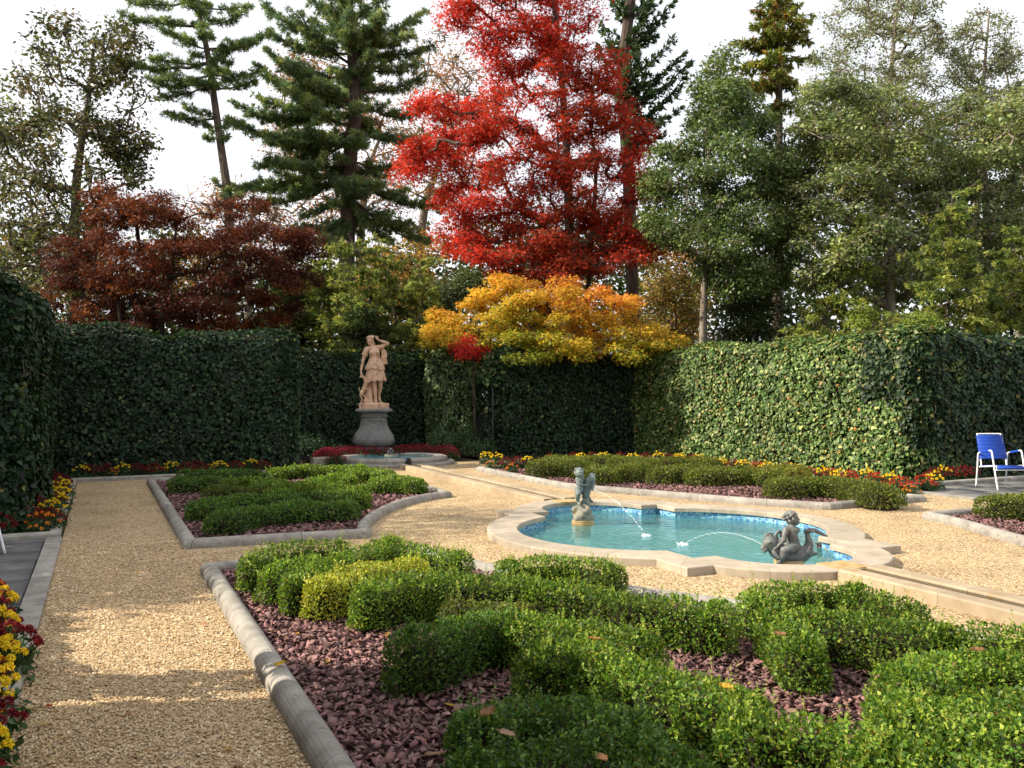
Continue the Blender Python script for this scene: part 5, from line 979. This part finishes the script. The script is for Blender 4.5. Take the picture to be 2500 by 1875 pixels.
def tree(name, label, trunk, w, r0, r1, poly, n, R, flat, depth, per, L, pal, seed, mat='leaf', bark='bark', shape='kite', wid=.6, up=.6, droop=.2, kids=4, extra=None, zpal=None, group='trees behind the ivy walls', tip=.012, shell=.5, trunks=()):
    r = np.random.default_rng(seed); tp = [at_w(x, y, w) for x, y in trunk]; tp[0] = np.array([tp[0][0], tp[0][1], 0.0]) if True else tp[0]
    root = thing(name, label, 'tree', (tp[0][0], tp[0][1], 0), group); cl = fill_poly(poly, w, n, depth, r)
    if extra is not None: cl = np.concatenate([cl, [at_w(x, y, ww) for x, y, ww in extra]])
    RR = r.uniform(R[0], R[1], len(cl)); cs = [(c, q) for c, q in zip(cl, RR)]
    nodes, par, rad = skeleton(tp, r0, r1, cs, r, tip=tip, kids=kids); V, F = seg_tubes(nodes, par, rad); A = Acc(); A.add(V, F)
    for tk, q0, q1 in trunks: t2 = smooth_path([at_w(x, y, w+.4) for x, y in tk], 4); t2[0][2] = min(t2[0][2], 0); V, F = tubes(t2[:-1], t2[1:], np.linspace(q0, q1, len(t2)-1), np.linspace(q0, q1, len(t2)-1)*.97, 7); A.add(V, F)
    A.obj('trunk', M[bark], root)
    nn = np.maximum(6, (per*(RR/np.mean(RR))**2*r.uniform(.55, 1.3, len(cl))).astype(int)); ci = np.repeat(np.arange(len(cl)), nn); m = len(ci); d = unit(r.normal(size=(m, 3))); u = r.uniform(0, 1, m)**shell
    C = cl[ci]+d*u[:, None]*RR[ci][:, None]*np.array([1, 1, flat]); C = C+r.normal(size=(m, 3))*(.10*RR[ci])[:, None]; C[:, 2] -= .12*RR[ci]*np.linalg.norm(d[:, :2]*u[:, None], axis=1)
    N = np.array([0, 0, up])+d*.5+r.normal(size=(m, 3))*.5; T = d*[1, 1, .3]+r.normal(size=(m, 3))*.6-[0, 0, droop]; l = L*r.uniform(.6, 1.3, m); V, F, k = cards(C, N, T, l, l*wid, .12, shape)
    zz = (C[:, 2]-C[:, 2].min())/(np.ptp(C[:, 2])+1e-6)
    pal = np.array(pal, float); nP = len(pal)
    if zpal is None: cc = r.integers(0, nP, len(cl)); pi = np.where(r.random(m) < .6, cc[ci], r.integers(0, nP, m))
    else: pi = np.clip((zpal(zz, cl[ci], r, m)*nP).astype(int), 0, nP-1)
    col = pal[pi]*(1+r.normal(size=(m, 1))*.2)*(1+r.normal(size=(m, 3))*.06)*r.uniform(.75, 1.25, len(cl))[ci][:, None]
    obj('crown', V, F, M[mat], root, col=np.repeat(np.clip(col, .003, .9), k, 0)); return root
def conifer(name, label, trunk, w, r0, r1, br, seed, tuft=7, tl=.16, tw=.022, sub=.42, dens=9, pal=None, mat='needle', bark='bark', droop=.0, upturn=.25, extra_az=((1.1, .8), (2.0, .6), (-1.2, .75)), br_r=.05, bare=.25, spray=False, group='trees behind the ivy walls', hang=0):
    """leader with traced boughs and others round the trunk; boughs carry flat fans of needle tufts"""
    r = np.random.default_rng(seed); tp = [at_w(x, y, w) for x, y in trunk]; tp[0] = np.array([tp[0][0], tp[0][1], 0.]); T = smooth_path(tp, 6); root = thing(name, label, 'tree', (tp[0][0], tp[0][1], 0), group)
    V, F = pipe(T, np.linspace(r0, r1, len(T)), 9); A = Acc(); A2 = Acc()
    A2.V.append(V); A2.F += F; A2.n = len(V); bs = []
    for (ax, ay), (tx, ty) in br:
        a = at_w(ax, ay, w); t = at_w(tx, ty, w+r.uniform(-.8, .8)); a = T[np.argmin(np.linalg.norm(T-a, axis=1))]; bs.append((a, t, 1.0)); v = t-a
        for az, sc in extra_az:
            az += r.uniform(-.4, .4); c, s_ = math.cos(az), math.sin(az); v2 = np.array([v[0]*c-v[1]*s_, v[0]*s_+v[1]*c, v[2]])*sc*r.uniform(.75, 1.15); a2 = a+[0, 0, r.uniform(-.5, .5)]; a2 = T[np.argmin(np.linalg.norm(T-a2, axis=1))]; bs.append((a2, a2+v2, sc))
    P0, P1, R0, R1 = [], [], [], []; C = []; D = []; Cb = []
    for a, t, sc in bs:
        v = t-a; L = np.linalg.norm(v); h = unit(v*[1, 1, .0]+1e-6); sd = np.array([-h[1], h[0], 0]); m = max(5, int(L/.4)); tt = np.linspace(0, 1, m+1); P = a+v*tt[:, None]; P[:, 2] += -droop*L*np.sin(tt*math.pi)*1.0+upturn*L*.25*(tt**2-tt)*2; P[1:-1] += r.normal(size=(m-1, 3))*.04*L*.3
        rr = br_r*L/3.0*(1-tt*.85)+.008; P0 += list(P[:-1]); P1 += list(P[1:]); R0 += list(rr[:-1]); R1 += list(rr[1:]); cb = r.uniform(.75, 1.25)
        ns = int(L*(1-bare)*dens); 
        for k in range(ns):
            f_ = bare+(1-bare)*(k+r.uniform(0, 1))/ns; p = a+v*f_; p[2] = np.interp(f_, tt, P[:, 2]); sl = sub*L*.5*(1.05-.75*((f_-bare)/(1-bare))**1.3)*r.uniform(.35, 1.1); s_ = 1 if k % 2 else -1; dv = unit(sd*s_*r.uniform(.5, 1.2)+h*.75+np.array([0, 0, r.uniform(-.1, .35)-hang])); q = p+dv*sl; P0.append(p); P1.append(q); R0.append(.012); R1.append(.005)
            nt2 = max(2, int(sl/.13)); g = (np.arange(nt2)+r.uniform(.3, 1, nt2))/nt2; C.append(p+dv*(sl*g)[:, None]+r.normal(size=(nt2, 3))*.04); D.append(np.repeat((dv*.8+np.array([0, 0, .35 if not hang else -.3]))[None], nt2, 0)); Cb += [cb]*nt2
    V, F = tubes(P0, P1, R0, R1, 5); A2.F += [tuple(f) for f in (F+A2.n)]; A2.V.append(V); obj('trunk', np.concatenate(A2.V), A2.F, M[bark], root)
    C = np.concatenate(C); D = unit(np.concatenate(D)); Cb = np.array(Cb); m = len(C); pal = np.array(pal)
    for_t = tuft; CC = np.repeat(C, for_t, 0); DD = unit(np.repeat(D, for_t, 0)*(.55 if not spray else .9)+r.normal(size=(m*for_t, 3))*(.62 if not spray else .35)); l = tl*r.uniform(.7, 1.25, m*for_t); V, F, k = cards(CC, r.normal(size=(m*for_t, 3))+[0, 0, .8 if spray else .2], DD, l, tw if not spray else l*tw, .05)
    ci = r.integers(0, len(pal), m); col = np.repeat(pal[ci]*(Cb*(1+r.normal(size=m)*.12))[:, None], for_t, 0)*(1+r.normal(size=(m*for_t, 1))*.12); obj('needles', V, F, M[mat], root, col=np.repeat(np.clip(col, .003, .9), k, 0)); return root
def s1(x, y): return (x*.3164, y*.3164)
def s2(x, y): return (560+x*.422, y*.422)
def s3(x, y): return (1550+x*.2712, y*.2712)
MG = [(.04, .05, .018), (.065, .078, .026), (.10, .105, .036), (.14, .105, .04), (.13, .14, .045)]
tree('magnolia_tree', 'tall open magnolia with dark olive leaves and sky showing through, at the far left', [(178, 800), (184, 520), (195, 380), (215, 250), (228, 120)], 30, .22, .06,
     [(0, 250), (30, 160), (50, 120), (110, 75), (115, 40), (220, 30), (240, 80), (300, 45), (360, 65), (345, 120), (410, 215), (330, 260), (330, 300), (375, 365), (345, 410), (360, 440), (300, 470), (280, 560), (250, 720), (-60, 740), (-60, 300)], 240, (.35, .75), .8, 2.6, 72, .19, MG, 51, 'leaf_gloss', 'bark', wid=.48, up=.3, kids=5)
tree('yellow_green_tree', 'sliver of a yellow green tree against the left edge beside the magnolia', [(-60, 800), (-70, 500), (-60, 300)], 34, .2, .05, [(-160, 200), (20, 225), (45, 300), (20, 360), (60, 480), (20, 620), (-160, 640)], 40, (.5, .9), .7, 2, 120, .14, [(.10, .14, .02), (.16, .19, .03), (.20, .18, .03)], 52)
PN = [(.12, .18, .07), (.16, .22, .075), (.20, .26, .08), (.11, .17, .075)]
conifer('thin_pine', 'slender leaning pine with a bare lower trunk and sparse tufted boughs', [(570, 800), (563, 640), (556, 480), (540, 360), (520, 220), (505, 120), (480, 0), (468, -90)], 29, .19, .06,
     [(s1(1550, 190), s1(1270, 160)), (s1(1500, 30), s1(1000, 5)), (s1(1550, 170), s1(950, 105)), (s1(1590, 490), s1(1160, 445)), (s1(1600, 500), s1(900, 465)), (s1(1610, 570), s1(1160, 610)), (s1(1610, 630), s1(1220, 650)), (s1(1615, 650), s1(1250, 760)), (s1(1640, 890), s1(1290, 870)),
      (s1(1600, 40), s1(1930, 40)), (s1(1580, 190), s1(1870, 110)), (s1(1620, 390), s1(2085, 240)), (s1(1600, 380), s1(1950, 330)), (s1(1650, 600), s1(1980, 560)), (s1(1655, 680), s1(1970, 610)), (s1(1690, 1090), s1(1770, 1050)), (s1(1680, 1100), s1(1580, 1070)), (s1(1755, 1440), s1(2010, 1390)), (s1(1640, 960), s1(1550, 940)), (s1(1730, 1430), s1(1650, 1390))],
     53, tuft=26, tl=.19, tw=.026, sub=.52, dens=13, pal=PN, extra_az=((1.2, .55), (-1.3, .5)), br_r=.05, bare=.35, upturn=.5)
WP = [(.13, .20, .095), (.155, .225, .09), (.20, .26, .09), (.105, .17, .09), (.24, .28, .095)]
conifer('white_pine', 'broad dark green pine with layered upswept boughs left of the red maple', [(845, 830), (847, 633), (857, 359), (868, 274), (858, 105), (851, 0), (848, -150)], 32, .34, .12,
     [(s2(680, 260), s2(200, 20)), (s2(690, 300), s2(240, 190)), (s2(680, 420), s2(215, 285)), (s2(720, 560), s2(165, 370)), (s2(720, 600), s2(320, 480)), (s2(700, 780), s2(5, 690)), (s2(730, 640), s2(40, 600)), (s2(730, 650), s2(170, 565)), (s2(690, 800), s2(170, 960)), (s2(690, 820), s2(220, 830)), (s2(690, 1040), s2(170, 1170)), (s2(690, 1060), s2(330, 1080)), (s2(690, 1190), s2(270, 1370)), (s2(690, 950), s2(10, 1080)), (s2(690, 1100), s2(420, 1250)),
      (s2(700, 230), s2(1130, 60)), (s2(700, 250), s2(1060, 200)), (s2(720, 340), s2(1165, 270)), (s2(720, 400), s2(1100, 360)), (s2(740, 520), s2(1130, 440)), (s2(750, 600), s2(1095, 660)), (s2(740, 760), s2(1145, 790)), (s2(720, 900), s2(1000, 960)), (s2(720, 1000), s2(1180, 1190)), (s2(720, 1180), s2(1150, 1400)), (s2(720, 1200), s2(1050, 1290)), (s2(700, 120), s2(420, -80)), (s2(700, 130), s2(950, -90)), (s2(695, 60), s2(560, -120)), (s2(695, 60), s2(820, -120)), (s2(700, 200), s2(480, 110)), (s2(700, 180), s2(880, 130)), (s2(720, 480), s2(820, 390)), (s2(720, 500), s2(620, 420)), (s2(705, 900), s2(560, 1000)), (s2(700, 1150), s2(800, 1330)), (s2(700, 1230), s2(560, 1400))],
     54, tuft=30, tl=.21, tw=.030, sub=.60, dens=11, pal=WP, extra_az=((1.2, .75), (-1.2, .7)), br_r=.055, bare=.22, upturn=.8)
CN = [(.03, .06, .026), (.05, .085, .034), (.07, .11, .042)]
conifer('tall_conifer', 'tall grey trunked conifer with dark sprays behind the right side of the red maple', [(1552, 900), (1545, 760), (1535, 450), (1520, 200), (1532, 60), (1552, -100)], 33, .27, .20,
     [((1530, 150), (1600, 40)), ((1530, 120), (1640, 5)), ((1530, 200), (1640, 95)), ((1525, 240), (1668, 130)), ((1525, 270), (1684, 150)), ((1525, 300), (1672, 185)), ((1525, 330), (1655, 270)), ((1525, 345), (1622, 330)), ((1520, 150), (1470, 50)), ((1520, 200), (1460, 110)), ((1520, 250), (1450, 180)), ((1520, 300), (1455, 260)), ((1535, 60), (1620, -60)), ((1530, 50), (1480, -50)), ((1525, 260), (1600, 200)), ((1530, 380), (1640, 360))],
     55, tuft=9, tl=.24, tw=.30, sub=.5, dens=8, pal=CN, extra_az=((1.2, .7), (-1.2, .7)), br_r=.05, bare=.2, upturn=.6, spray=True, bark='bark')
AU = [(.34, .15, .035), (.42, .21, .05), (.30, .19, .06), (.36, .10, .03)]
tree('bare_autumn_tree', 'nearly bare tree with thin orange leaves between the pine and the red maple', [(1010, 800), (1030, 560), (1070, 400), (1100, 220)], 44, .3, .06, [(1010, 110), (1090, 60), (1180, 110), (1230, 300), (1150, 480), (1080, 560), (960, 560), (930, 380)], 120, (.8, 1.4), .7, 4, 60, .16, AU, 56, 'maple', 'bark_pale', kids=8, tip=.011)
tree('bare_autumn_tree', 'thin orange leaved tree showing through the boughs of the dark pine', [(880, 800), (880, 600), (900, 420), (930, 330)], 46, .32, .07, [(680, 160), (800, 60), (930, 200), (990, 330), (980, 560), (880, 640), (690, 620), (640, 420)], 120, (.8, 1.4), .7, 4, 80, .17, AU, 57, 'maple', 'bark_pale', kids=8, tip=.012)
tree('golden_tree', 'distant golden orange tree low between the left maple and the pine', [(600, 800), (610, 600), (620, 480)], 45, .25, .06, [(440, 500), (560, 440), (640, 470), (720, 560), (700, 700), (480, 700)], 60, (.8, 1.4), .7, 3, 60, .16, AU, 58, 'maple', 'bark_pale', kids=5, tip=.02)
MR = [(.045, .011, .007), (.07, .016, .008), (.115, .027, .010), (.20, .055, .013), (.34, .11, .02)]
tree('maroon_maple', 'spreading dark maroon Japanese maple above the back left ivy wall', [(395, 1000), (392, 840), (400, 740), (420, 640), (430, 560)], 21.5, .13, .03,
     [(105, 700), (140, 640), (115, 600), (215, 545), (215, 470), (250, 445), (300, 438), (345, 500), (362, 475), (400, 468), (450, 510), (470, 560), (520, 520), (545, 470), (600, 490), (640, 455), (665, 540), (740, 560), (795, 535), (780, 600), (730, 640), (790, 690), (700, 700), (740, 745), (650, 790), (560, 825), (330, 830), (120, 810)], 330, (.2, .5), .42, 2.2, 270, .088, MR, 59, 'maple', 'bark_dark', 'star', wid=.8, up=.5, droop=.45, kids=5,
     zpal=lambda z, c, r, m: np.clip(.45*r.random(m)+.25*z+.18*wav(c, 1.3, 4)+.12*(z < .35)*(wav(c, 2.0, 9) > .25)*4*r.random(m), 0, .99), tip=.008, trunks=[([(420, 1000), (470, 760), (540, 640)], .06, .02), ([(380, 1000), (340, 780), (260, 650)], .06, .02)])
RDP = [(.20, .068, .022), (.30, .064, .022), (.42, .05, .02), (.54, .045, .022), (.64, .055, .03)]
_r = np.random.default_rng(606); LOW_RED = []; _p = np.array([(1070, 560), (1200, 590), (1350, 600), (1500, 540), (1610, 620), (1500, 655), (1345, 695), (1220, 685), (1100, 600)], float)
while len(LOW_RED) < 75:
    _q = _r.uniform(_p.min(0), _p.max(0))
    if in_poly(np.array([_q[0]]), np.array([_q[1]]), _p)[0]: LOW_RED.append((_q[0], _q[1], 28+_r.uniform(-2, 1.5)))
tree('red_maple', 'tall bright red maple towering behind the yellow one', [(1400, 1000), (1395, 820), (1390, 600), (1385, 400), (1372, 200), (1360, 60), (1350, -120)], 28, .20, .06,
     [(1110, 0), (1098, 40), (1160, 90), (1195, 130), (1230, 190), (1195, 215), (1130, 205), (1080, 225), (1010, 240), (1045, 290), (1060, 320), (980, 365), (978, 425), (1075, 430), (1060, 500), (1130, 530), (1065, 555), (1150, 600), (1200, 660), (1290, 690), (1340, 650), (1420, 670), (1500, 640), (1600, 645), (1612, 600), (1560, 570), (1540, 525), (1645, 460), (1570, 390), (1575, 300), (1510, 250), (1490, 190), (1500, 130), (1440, 60), (1460, -40), (1440, -120), (1150, -120)], 420, (.28, .78), .42, 2.5, 215, .13, RDP, 60, 'maple', 'bark', 'star', wid=.85, up=.8, droop=.5, kids=5,
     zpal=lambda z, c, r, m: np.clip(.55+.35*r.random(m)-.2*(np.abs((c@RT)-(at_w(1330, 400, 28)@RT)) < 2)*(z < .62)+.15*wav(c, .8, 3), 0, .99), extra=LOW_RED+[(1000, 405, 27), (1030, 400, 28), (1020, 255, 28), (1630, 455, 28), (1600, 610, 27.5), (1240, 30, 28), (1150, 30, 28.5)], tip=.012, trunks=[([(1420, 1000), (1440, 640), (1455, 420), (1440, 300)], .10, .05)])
YW_ = [(.13, .19, .025), (.29, .31, .032), (.56, .40, .035), (.68, .36, .04), (.68, .24, .05)]
tree('yellow_maple', 'low spreading yellow and orange Japanese maple overhanging the ivy wall', [(1370, 1000), (1365, 860), (1350, 780), (1330, 730)], 23.2, .11, .03,
     [(1035, 795), (1050, 760), (1140, 735), (1170, 700), (1225, 672), (1290, 690), (1380, 672), (1440, 690), (1500, 702), (1540, 730), (1530, 775), (1600, 800), (1665, 830), (1650, 850), (1560, 872), (1470, 880), (1380, 868), (1320, 885), (1240, 880), (1200, 868), (1120, 850), (1060, 845), (1028, 830)], 230, (.22, .45), .42, 1.9, 270, .10, YW_, 61, 'maple', 'bark_dark', 'star', wid=.8, up=.8, droop=.45, kids=5,
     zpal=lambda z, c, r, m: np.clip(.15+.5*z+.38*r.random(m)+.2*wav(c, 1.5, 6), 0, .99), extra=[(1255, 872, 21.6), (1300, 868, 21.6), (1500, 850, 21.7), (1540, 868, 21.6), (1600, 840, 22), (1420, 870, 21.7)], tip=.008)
tree('red_maple_sprig', 'small bright red maple sprig at the lower left of the yellow maple', [(1160, 1000), (1155, 900), (1145, 860)], 21.9, .03, .012, [(1115, 820), (1140, 815), (1180, 830), (1185, 860), (1150, 875), (1115, 860)], 12, (.22, .34), .5, .5, 190, .09, [(.52, .03, .02), (.60, .05, .03), (.45, .03, .02)], 62, 'maple', 'bark_dark', 'star', wid=.8, up=.5, tip=.006)
HO = [(.06, .10, .034), (.085, .135, .042), (.115, .165, .048), (.17, .215, .065)]
tree('holly_tree', 'green broadleaf tree on a straight bare brown trunk right of the red maple', [(1716, 1000), (1716, 850), (1722, 640), (1727, 450), (1742, 250), (1775, 120)], 26, .15, .03,
     [(1575, 560), (1590, 440), (1620, 345), (1660, 300), (1690, 290), (1690, 220), (1740, 150), (1780, 95), (1795, 170), (1830, 250), (1900, 300), (1950, 420), (1950, 600), (1900, 690), (1780, 710), (1690, 620)], 300, (.28, .7), .55, 3.2, 190, .115, HO, 63, 'leaf_gloss', 'bark_pale', up=.6, kids=4)
HP = [(.14, .18, .065), (.185, .22, .075), (.23, .26, .085), (.29, .31, .11), (.11, .155, .06)]
tree('evergreen_tree', 'broad olive green tree filling the middle of the right side above the sunlit ivy', [(2175, 1000), (2172, 800), (2168, 560), (2150, 380)], 25.5, .28, .06,
     [(1890, 560), (1870, 400), (1930, 240), (2040, 190), (2130, 230), (2210, 210), (2270, 310), (2320, 420), (2330, 620), (2250, 720), (2130, 740), (2000, 700), (1910, 660)], 340, (.28, .72), .48, 3.2, 180, .115, HP, 64, 'leaf_gloss', 'bark_pale', up=.7, kids=7, tip=.011)
tree('evergreen_tree', 'olive green tree at the right edge with small sky gaps low in its crown', [(2420, 1000), (2415, 700), (2405, 450), (2395, 320)], 27, .22, .05,
     [(2260, 420), (2300, 270), (2370, 230), (2440, 230), (2520, 210), (2600, 300), (2600, 700), (2480, 760), (2360, 740), (2280, 620)], 290, (.28, .72), .48, 3.2, 150, .12, HP, 65, 'leaf_gloss', 'bark_pale', up=.7, kids=7, tip=.011)
TW = [(.15, .18, .08), (.19, .22, .10), (.23, .24, .11)]
tree('sparse_tree', 'thin crowned tree with fine bare twigs rising against the sky, upper right', [(2150, 1000), (2140, 600), (2160, 350), (2175, 180), (2190, 20), (2200, -80)], 30, .16, .03, [(1960, 330), (1985, 160), (2020, 40), (2060, -60), (2280, -60), (2310, 120), (2300, 320), (2150, 400), (2000, 420)], 330, (.25, .6), .6, 3, 62, .095, TW, 66, 'leaf', 'bark_pale', kids=9, tip=.0055)
tree('sparse_tree', 'fine twigged tree against the sky at the upper right corner', [(2380, 1000), (2385, 500), (2392, 300), (2405, 150), (2415, 30)], 31, .14, .03, [(2260, 330), (2300, 140), (2385, 10), (2470, 50), (2480, 190), (2560, 260), (2520, 400), (2290, 420)], 260, (.25, .6), .6, 2.8, 60, .095, TW, 67, 'leaf', 'bark_pale', kids=9, tip=.0055)
tree('bare_tree', 'leafless grey twigged tree at the far upper right edge', [(2490, 1000), (2480, 500), (2480, 300)], 42, .2, .05, [(2420, 330), (2440, 150), (2500, 100), (2600, 140), (2600, 420), (2450, 420)], 40, (.8, 1.4), .9, 3, 6, .10, TW, 68, 'leaf', 'bark_pale', kids=14, tip=.009)
CR = [(.15, .19, .035), (.22, .24, .045), (.25, .15, .045), (.10, .14, .035), (.28, .27, .06)]
conifer('cryptomeria', 'narrow yellow green and rust tinted conifer pointing into the sky, upper right of centre', [(1895, 1000), (1900, 600), (1902, 300), (1902, 0), (1900, -160)], 37, .26, .06,
     [(s3(1300, 10), s3(1130, 40)), (s3(1300, 100), s3(1070, 60)), (s3(1300, 230), s3(1060, 230)), (s3(1300, 250), s3(1590, 110)), (s3(1300, 260), s3(1560, 260)), (s3(1300, 60), s3(1470, 40)), (s3(1300, 420), s3(900, 360)), (s3(1300, 420), s3(1010, 400)), (s3(1300, 420), s3(1580, 360)), (s3(1300, 560), s3(900, 600)), (s3(1300, 560), s3(1000, 560)), (s3(1300, 560), s3(1600, 500)), (s3(1300, 700), s3(830, 720)), (s3(1300, 700), s3(1100, 760)), (s3(1300, 800), s3(1450, 820)), (s3(1300, 900), s3(1180, 960)), (s3(1300, 950), s3(1500, 1000)), (s3(1300, -60), s3(1180, -80)), (s3(1300, -60), s3(1420, -90)), (s3(1300, 1000), s3(1250, 1080))],
     69, tuft=11, tl=.26, tw=.30, sub=.72, dens=9, pal=CR, extra_az=((1.2, .8), (-1.2, .8)), br_r=.04, bare=.12, upturn=.3, spray=True, hang=.7)
HM = [(.16, .21, .055), (.22, .265, .06), (.28, .31, .07), (.12, .17, .05), (.33, .34, .08)]
def hemlock(label, tr, w, hw, seed, pal=HM, dn=6, top=None):
    (x0, y0), (x1, y1) = tr[0], tr[-1]; r = np.random.default_rng(seed); b = []; n = 11
    for k in range(n):
        f_ = (k+.5)/n; ax = x0+(x1-x0)*f_; ay = y0+(y1-y0)*f_; wd = hw*(1.05-f_)*r.uniform(.7, 1.15)
        for s_ in (-1, 1): b.append(((ax, ay), (ax+s_*wd, ay+wd*.30*r.uniform(.2, 1.3))))
    conifer('hemlock', label, [(x0, 1000)]+tr, w, .07, .012, b, seed, tuft=16, tl=.15, tw=.26, sub=.7, dens=dn+4, pal=pal, extra_az=((1.3, .9), (-1.3, .9)), br_r=.03, bare=.08, upturn=.1, spray=True, droop=.08, hang=.35)
DH = [(.035, .055, .02), (.05, .08, .026), (.075, .10, .03)]
hemlock('feathery yellow green hemlock directly above the statue', [(885, 850), (905, 700), (850, 570)], 25, 100, 71); hemlock('feathery hemlock just right of the one above the statue', [(975, 850), (950, 700), (925, 590)], 26, 95, 72)
hemlock('yellow green hemlock left of the yellow maple', [(1045, 860), (1032, 740), (1020, 640)], 25, 85, 73); hemlock('hemlock between the maroon maple and the statue', [(780, 860), (790, 720), (790, 600)], 26.5, 100, 74); hemlock('dark hemlock low behind the end of the back left ivy wall', [(700, 900), (705, 780), (700, 680)], 26, 110, 75, DH); hemlock('dark hemlock in the shade right behind the statue', [(900, 900), (890, 820), (885, 740)], 24.4, 130, 79, DH)
hemlock('leaning feathery hemlock above the left end of the sunlit ivy wall', [(2000, 860), (2040, 700), (2110, 520)], 23.5, 110, 76); hemlock('feathery hemlock with a pale thin stem above the right end of the sunlit ivy wall', [(2312, 860), (2318, 680), (2325, 470)], 21, 150, 77); hemlock('olive hemlock at the right edge above the shaded ivy', [(2470, 860), (2470, 720), (2480, 560)], 22, 140, 78)
YG = [(.13, .19, .025), (.18, .24, .035), (.22, .27, .05)]
def bushy(label, poly, w, n, R, per, L, pal, seed, trunk): tree('tall_shrub', label, trunk, w, .04, .02, poly, n, R, .7, .8, per, L, pal, seed, 'leaf', 'bark', up=.6, group='shrubs behind the ivy walls', tip=.008)
bushy('upright yellow green shrub peeking over the sunlit ivy wall', [(2060, 820), (2080, 760), (2120, 735), (2150, 760), (2160, 820)], 22.5, 18, (.2, .35), 120, .075, YG, 81, [(2105, 1000), (2105, 840), (2105, 780)])
bushy('pale yellow green shrub over the corner of the sunlit ivy wall', [(2190, 825), (2230, 770), (2280, 755), (2290, 810), (2260, 830)], 18.5, 18, (.18, .32), 120, .07, YG, 82, [(2240, 1000), (2240, 860), (2240, 800)])
bushy('speckled glossy laurel shrub between the hemlocks and the yellow maple', [(1060, 700), (1110, 650), (1180, 660), (1200, 710), (1120, 745), (1070, 770)], 27, 40, (.35, .6), 170, .10, [(.05, .085, .03), (.08, .12, .045), (.13, .16, .07)], 83, [(1120, 1000), (1120, 820), (1120, 720)])
bushy('bright green shrub beneath the maroon maple, left of the hemlocks', [(660, 700), (720, 640), (800, 650), (820, 740), (760, 790), (690, 780)], 27.5, 40, (.35, .6), 150, .10, YG[:2]+[(.08, .12, .025)], 84, [(740, 1000), (740, 820), (740, 720)])
bushy('mottled yellow shrub behind the bare brown trunk on the right', [(1600, 700), (1680, 640), (1700, 740), (1690, 830), (1620, 840)], 31, 36, (.4, .7), 110, .11, [(.16, .16, .03), (.28, .19, .04), (.30, .14, .04)], 85, [(1650, 1000), (1650, 840), (1650, 750)])
bushy('dark green shrub right of the bare brown trunk', [(1750, 780), (1820, 690), (1930, 700), (1960, 830), (1760, 850)], 27.5, 46, (.4, .7), 190, .10, DH+[(.06, .095, .025)], 86, [(1850, 1000), (1850, 860), (1850, 780)])
tree('golden_tree', 'amber tree low in the gap between the red maple and the bare brown trunk', [(1640, 1000), (1640, 820), (1640, 700)], 42, .2, .05, [(1560, 600), (1620, 560), (1700, 600), (1720, 760), (1680, 860), (1580, 850)], 60, (.6, 1.1), .7, 2.5, 120, .16, [(.22, .19, .035), (.38, .24, .05), (.14, .15, .035), (.40, .18, .05)], 87, 'maple', 'bark', tip=.012)
tree('golden_tree', 'orange leaved tree low behind the hemlocks, left of the yellow maple', [(1000, 1000), (1000, 820), (1000, 680)], 40, .2, .05, [(880, 640), (960, 560), (1060, 570), (1120, 640), (1080, 760), (900, 760)], 60, (.6, 1.1), .7, 2.5, 90, .16, [(.38, .2, .04), (.42, .25, .05), (.2, .18, .04)], 88, 'maple', 'bark', tip=.012)
# trees standing on the left outside the picture, which shade the path
def shade_tree(c, zc, rad, n, seed, lab='tree beyond the edge of the photo, shading the court'):
    r = np.random.default_rng(seed); root = thing('garden_tree', lab, 'tree', (c[0], c[1], 0), 'trees left of the picture'); cl = unit(r.normal(size=(n, 3)))*np.array([rad, rad, rad*.65])*r.uniform(.2, 1, n)[:, None]**.5+[c[0], c[1], zc]
    nodes, par, rd = skeleton([(c[0], c[1], 0), (c[0], c[1], zc*.5), (c[0]+.2, c[1], zc)], .13, .05, [(q, .6) for q in cl], r); V, F = seg_tubes(nodes, par, rd); obj('trunk', V, F, M['bark'], root)
    m = n*120; C = np.repeat(cl, 120, 0)+r.normal(size=(m, 3))*[.34, .34, .22]; V, F, k = cards(C, r.normal(size=(m, 3))*.6+[0, 0, .6], r.normal(size=(m, 3)), .13, .09); obj('crown', V, F, M['leaf'], root, col=np.repeat(pick(r, m, HO, [1]*4), k, 0))
shade_tree((-6.6, 10.9), 4.6, 1.7, 40, 91)
shade_tree((-8.6, 14.5), 7.6, 2.3, 55, 92)
shade_tree((-2.2, -4.0), 6.8, 3.6, 110, 93)  # unseen canopy added behind the camera to dim sky light on the foreground
# the far wood that closes the view
r = np.random.default_rng(97); n = 900; px = r.uniform(-350, 2900, n); py = 930-(r.uniform(0, 1, n)**1.15)*(np.where(px > 1500, 400, 330)+60*np.sin(px/170.)); cl = np.array([at_w(x, y, 52+r.uniform(-5, 8)) for x, y in zip(px, py)]); m = n*80; ci = np.repeat(np.arange(n), 80)
C = cl[ci]+r.normal(size=(m, 3))*[.9, .9, .7]; C[:, 2] = np.abs(C[:, 2]); V, F, k = cards(C, r.normal(size=(m, 3))*.6+[0, 0, .6], r.normal(size=(m, 3)), .42*r.uniform(.6, 1.2, m), .26); pl = np.array([(.03, .05, .02), (.05, .075, .026), (.08, .10, .03), (.15, .12, .035), (.24, .12, .035)]); cc = r.choice(5, n, p=[.32, .32, .2, .1, .06])
tag(obj('distant_wood', V, F, M['leaf'], col=np.repeat(pl[cc[ci]]*r.uniform(.7, 1.3, m)[:, None], k, 0)), kind='stuff')
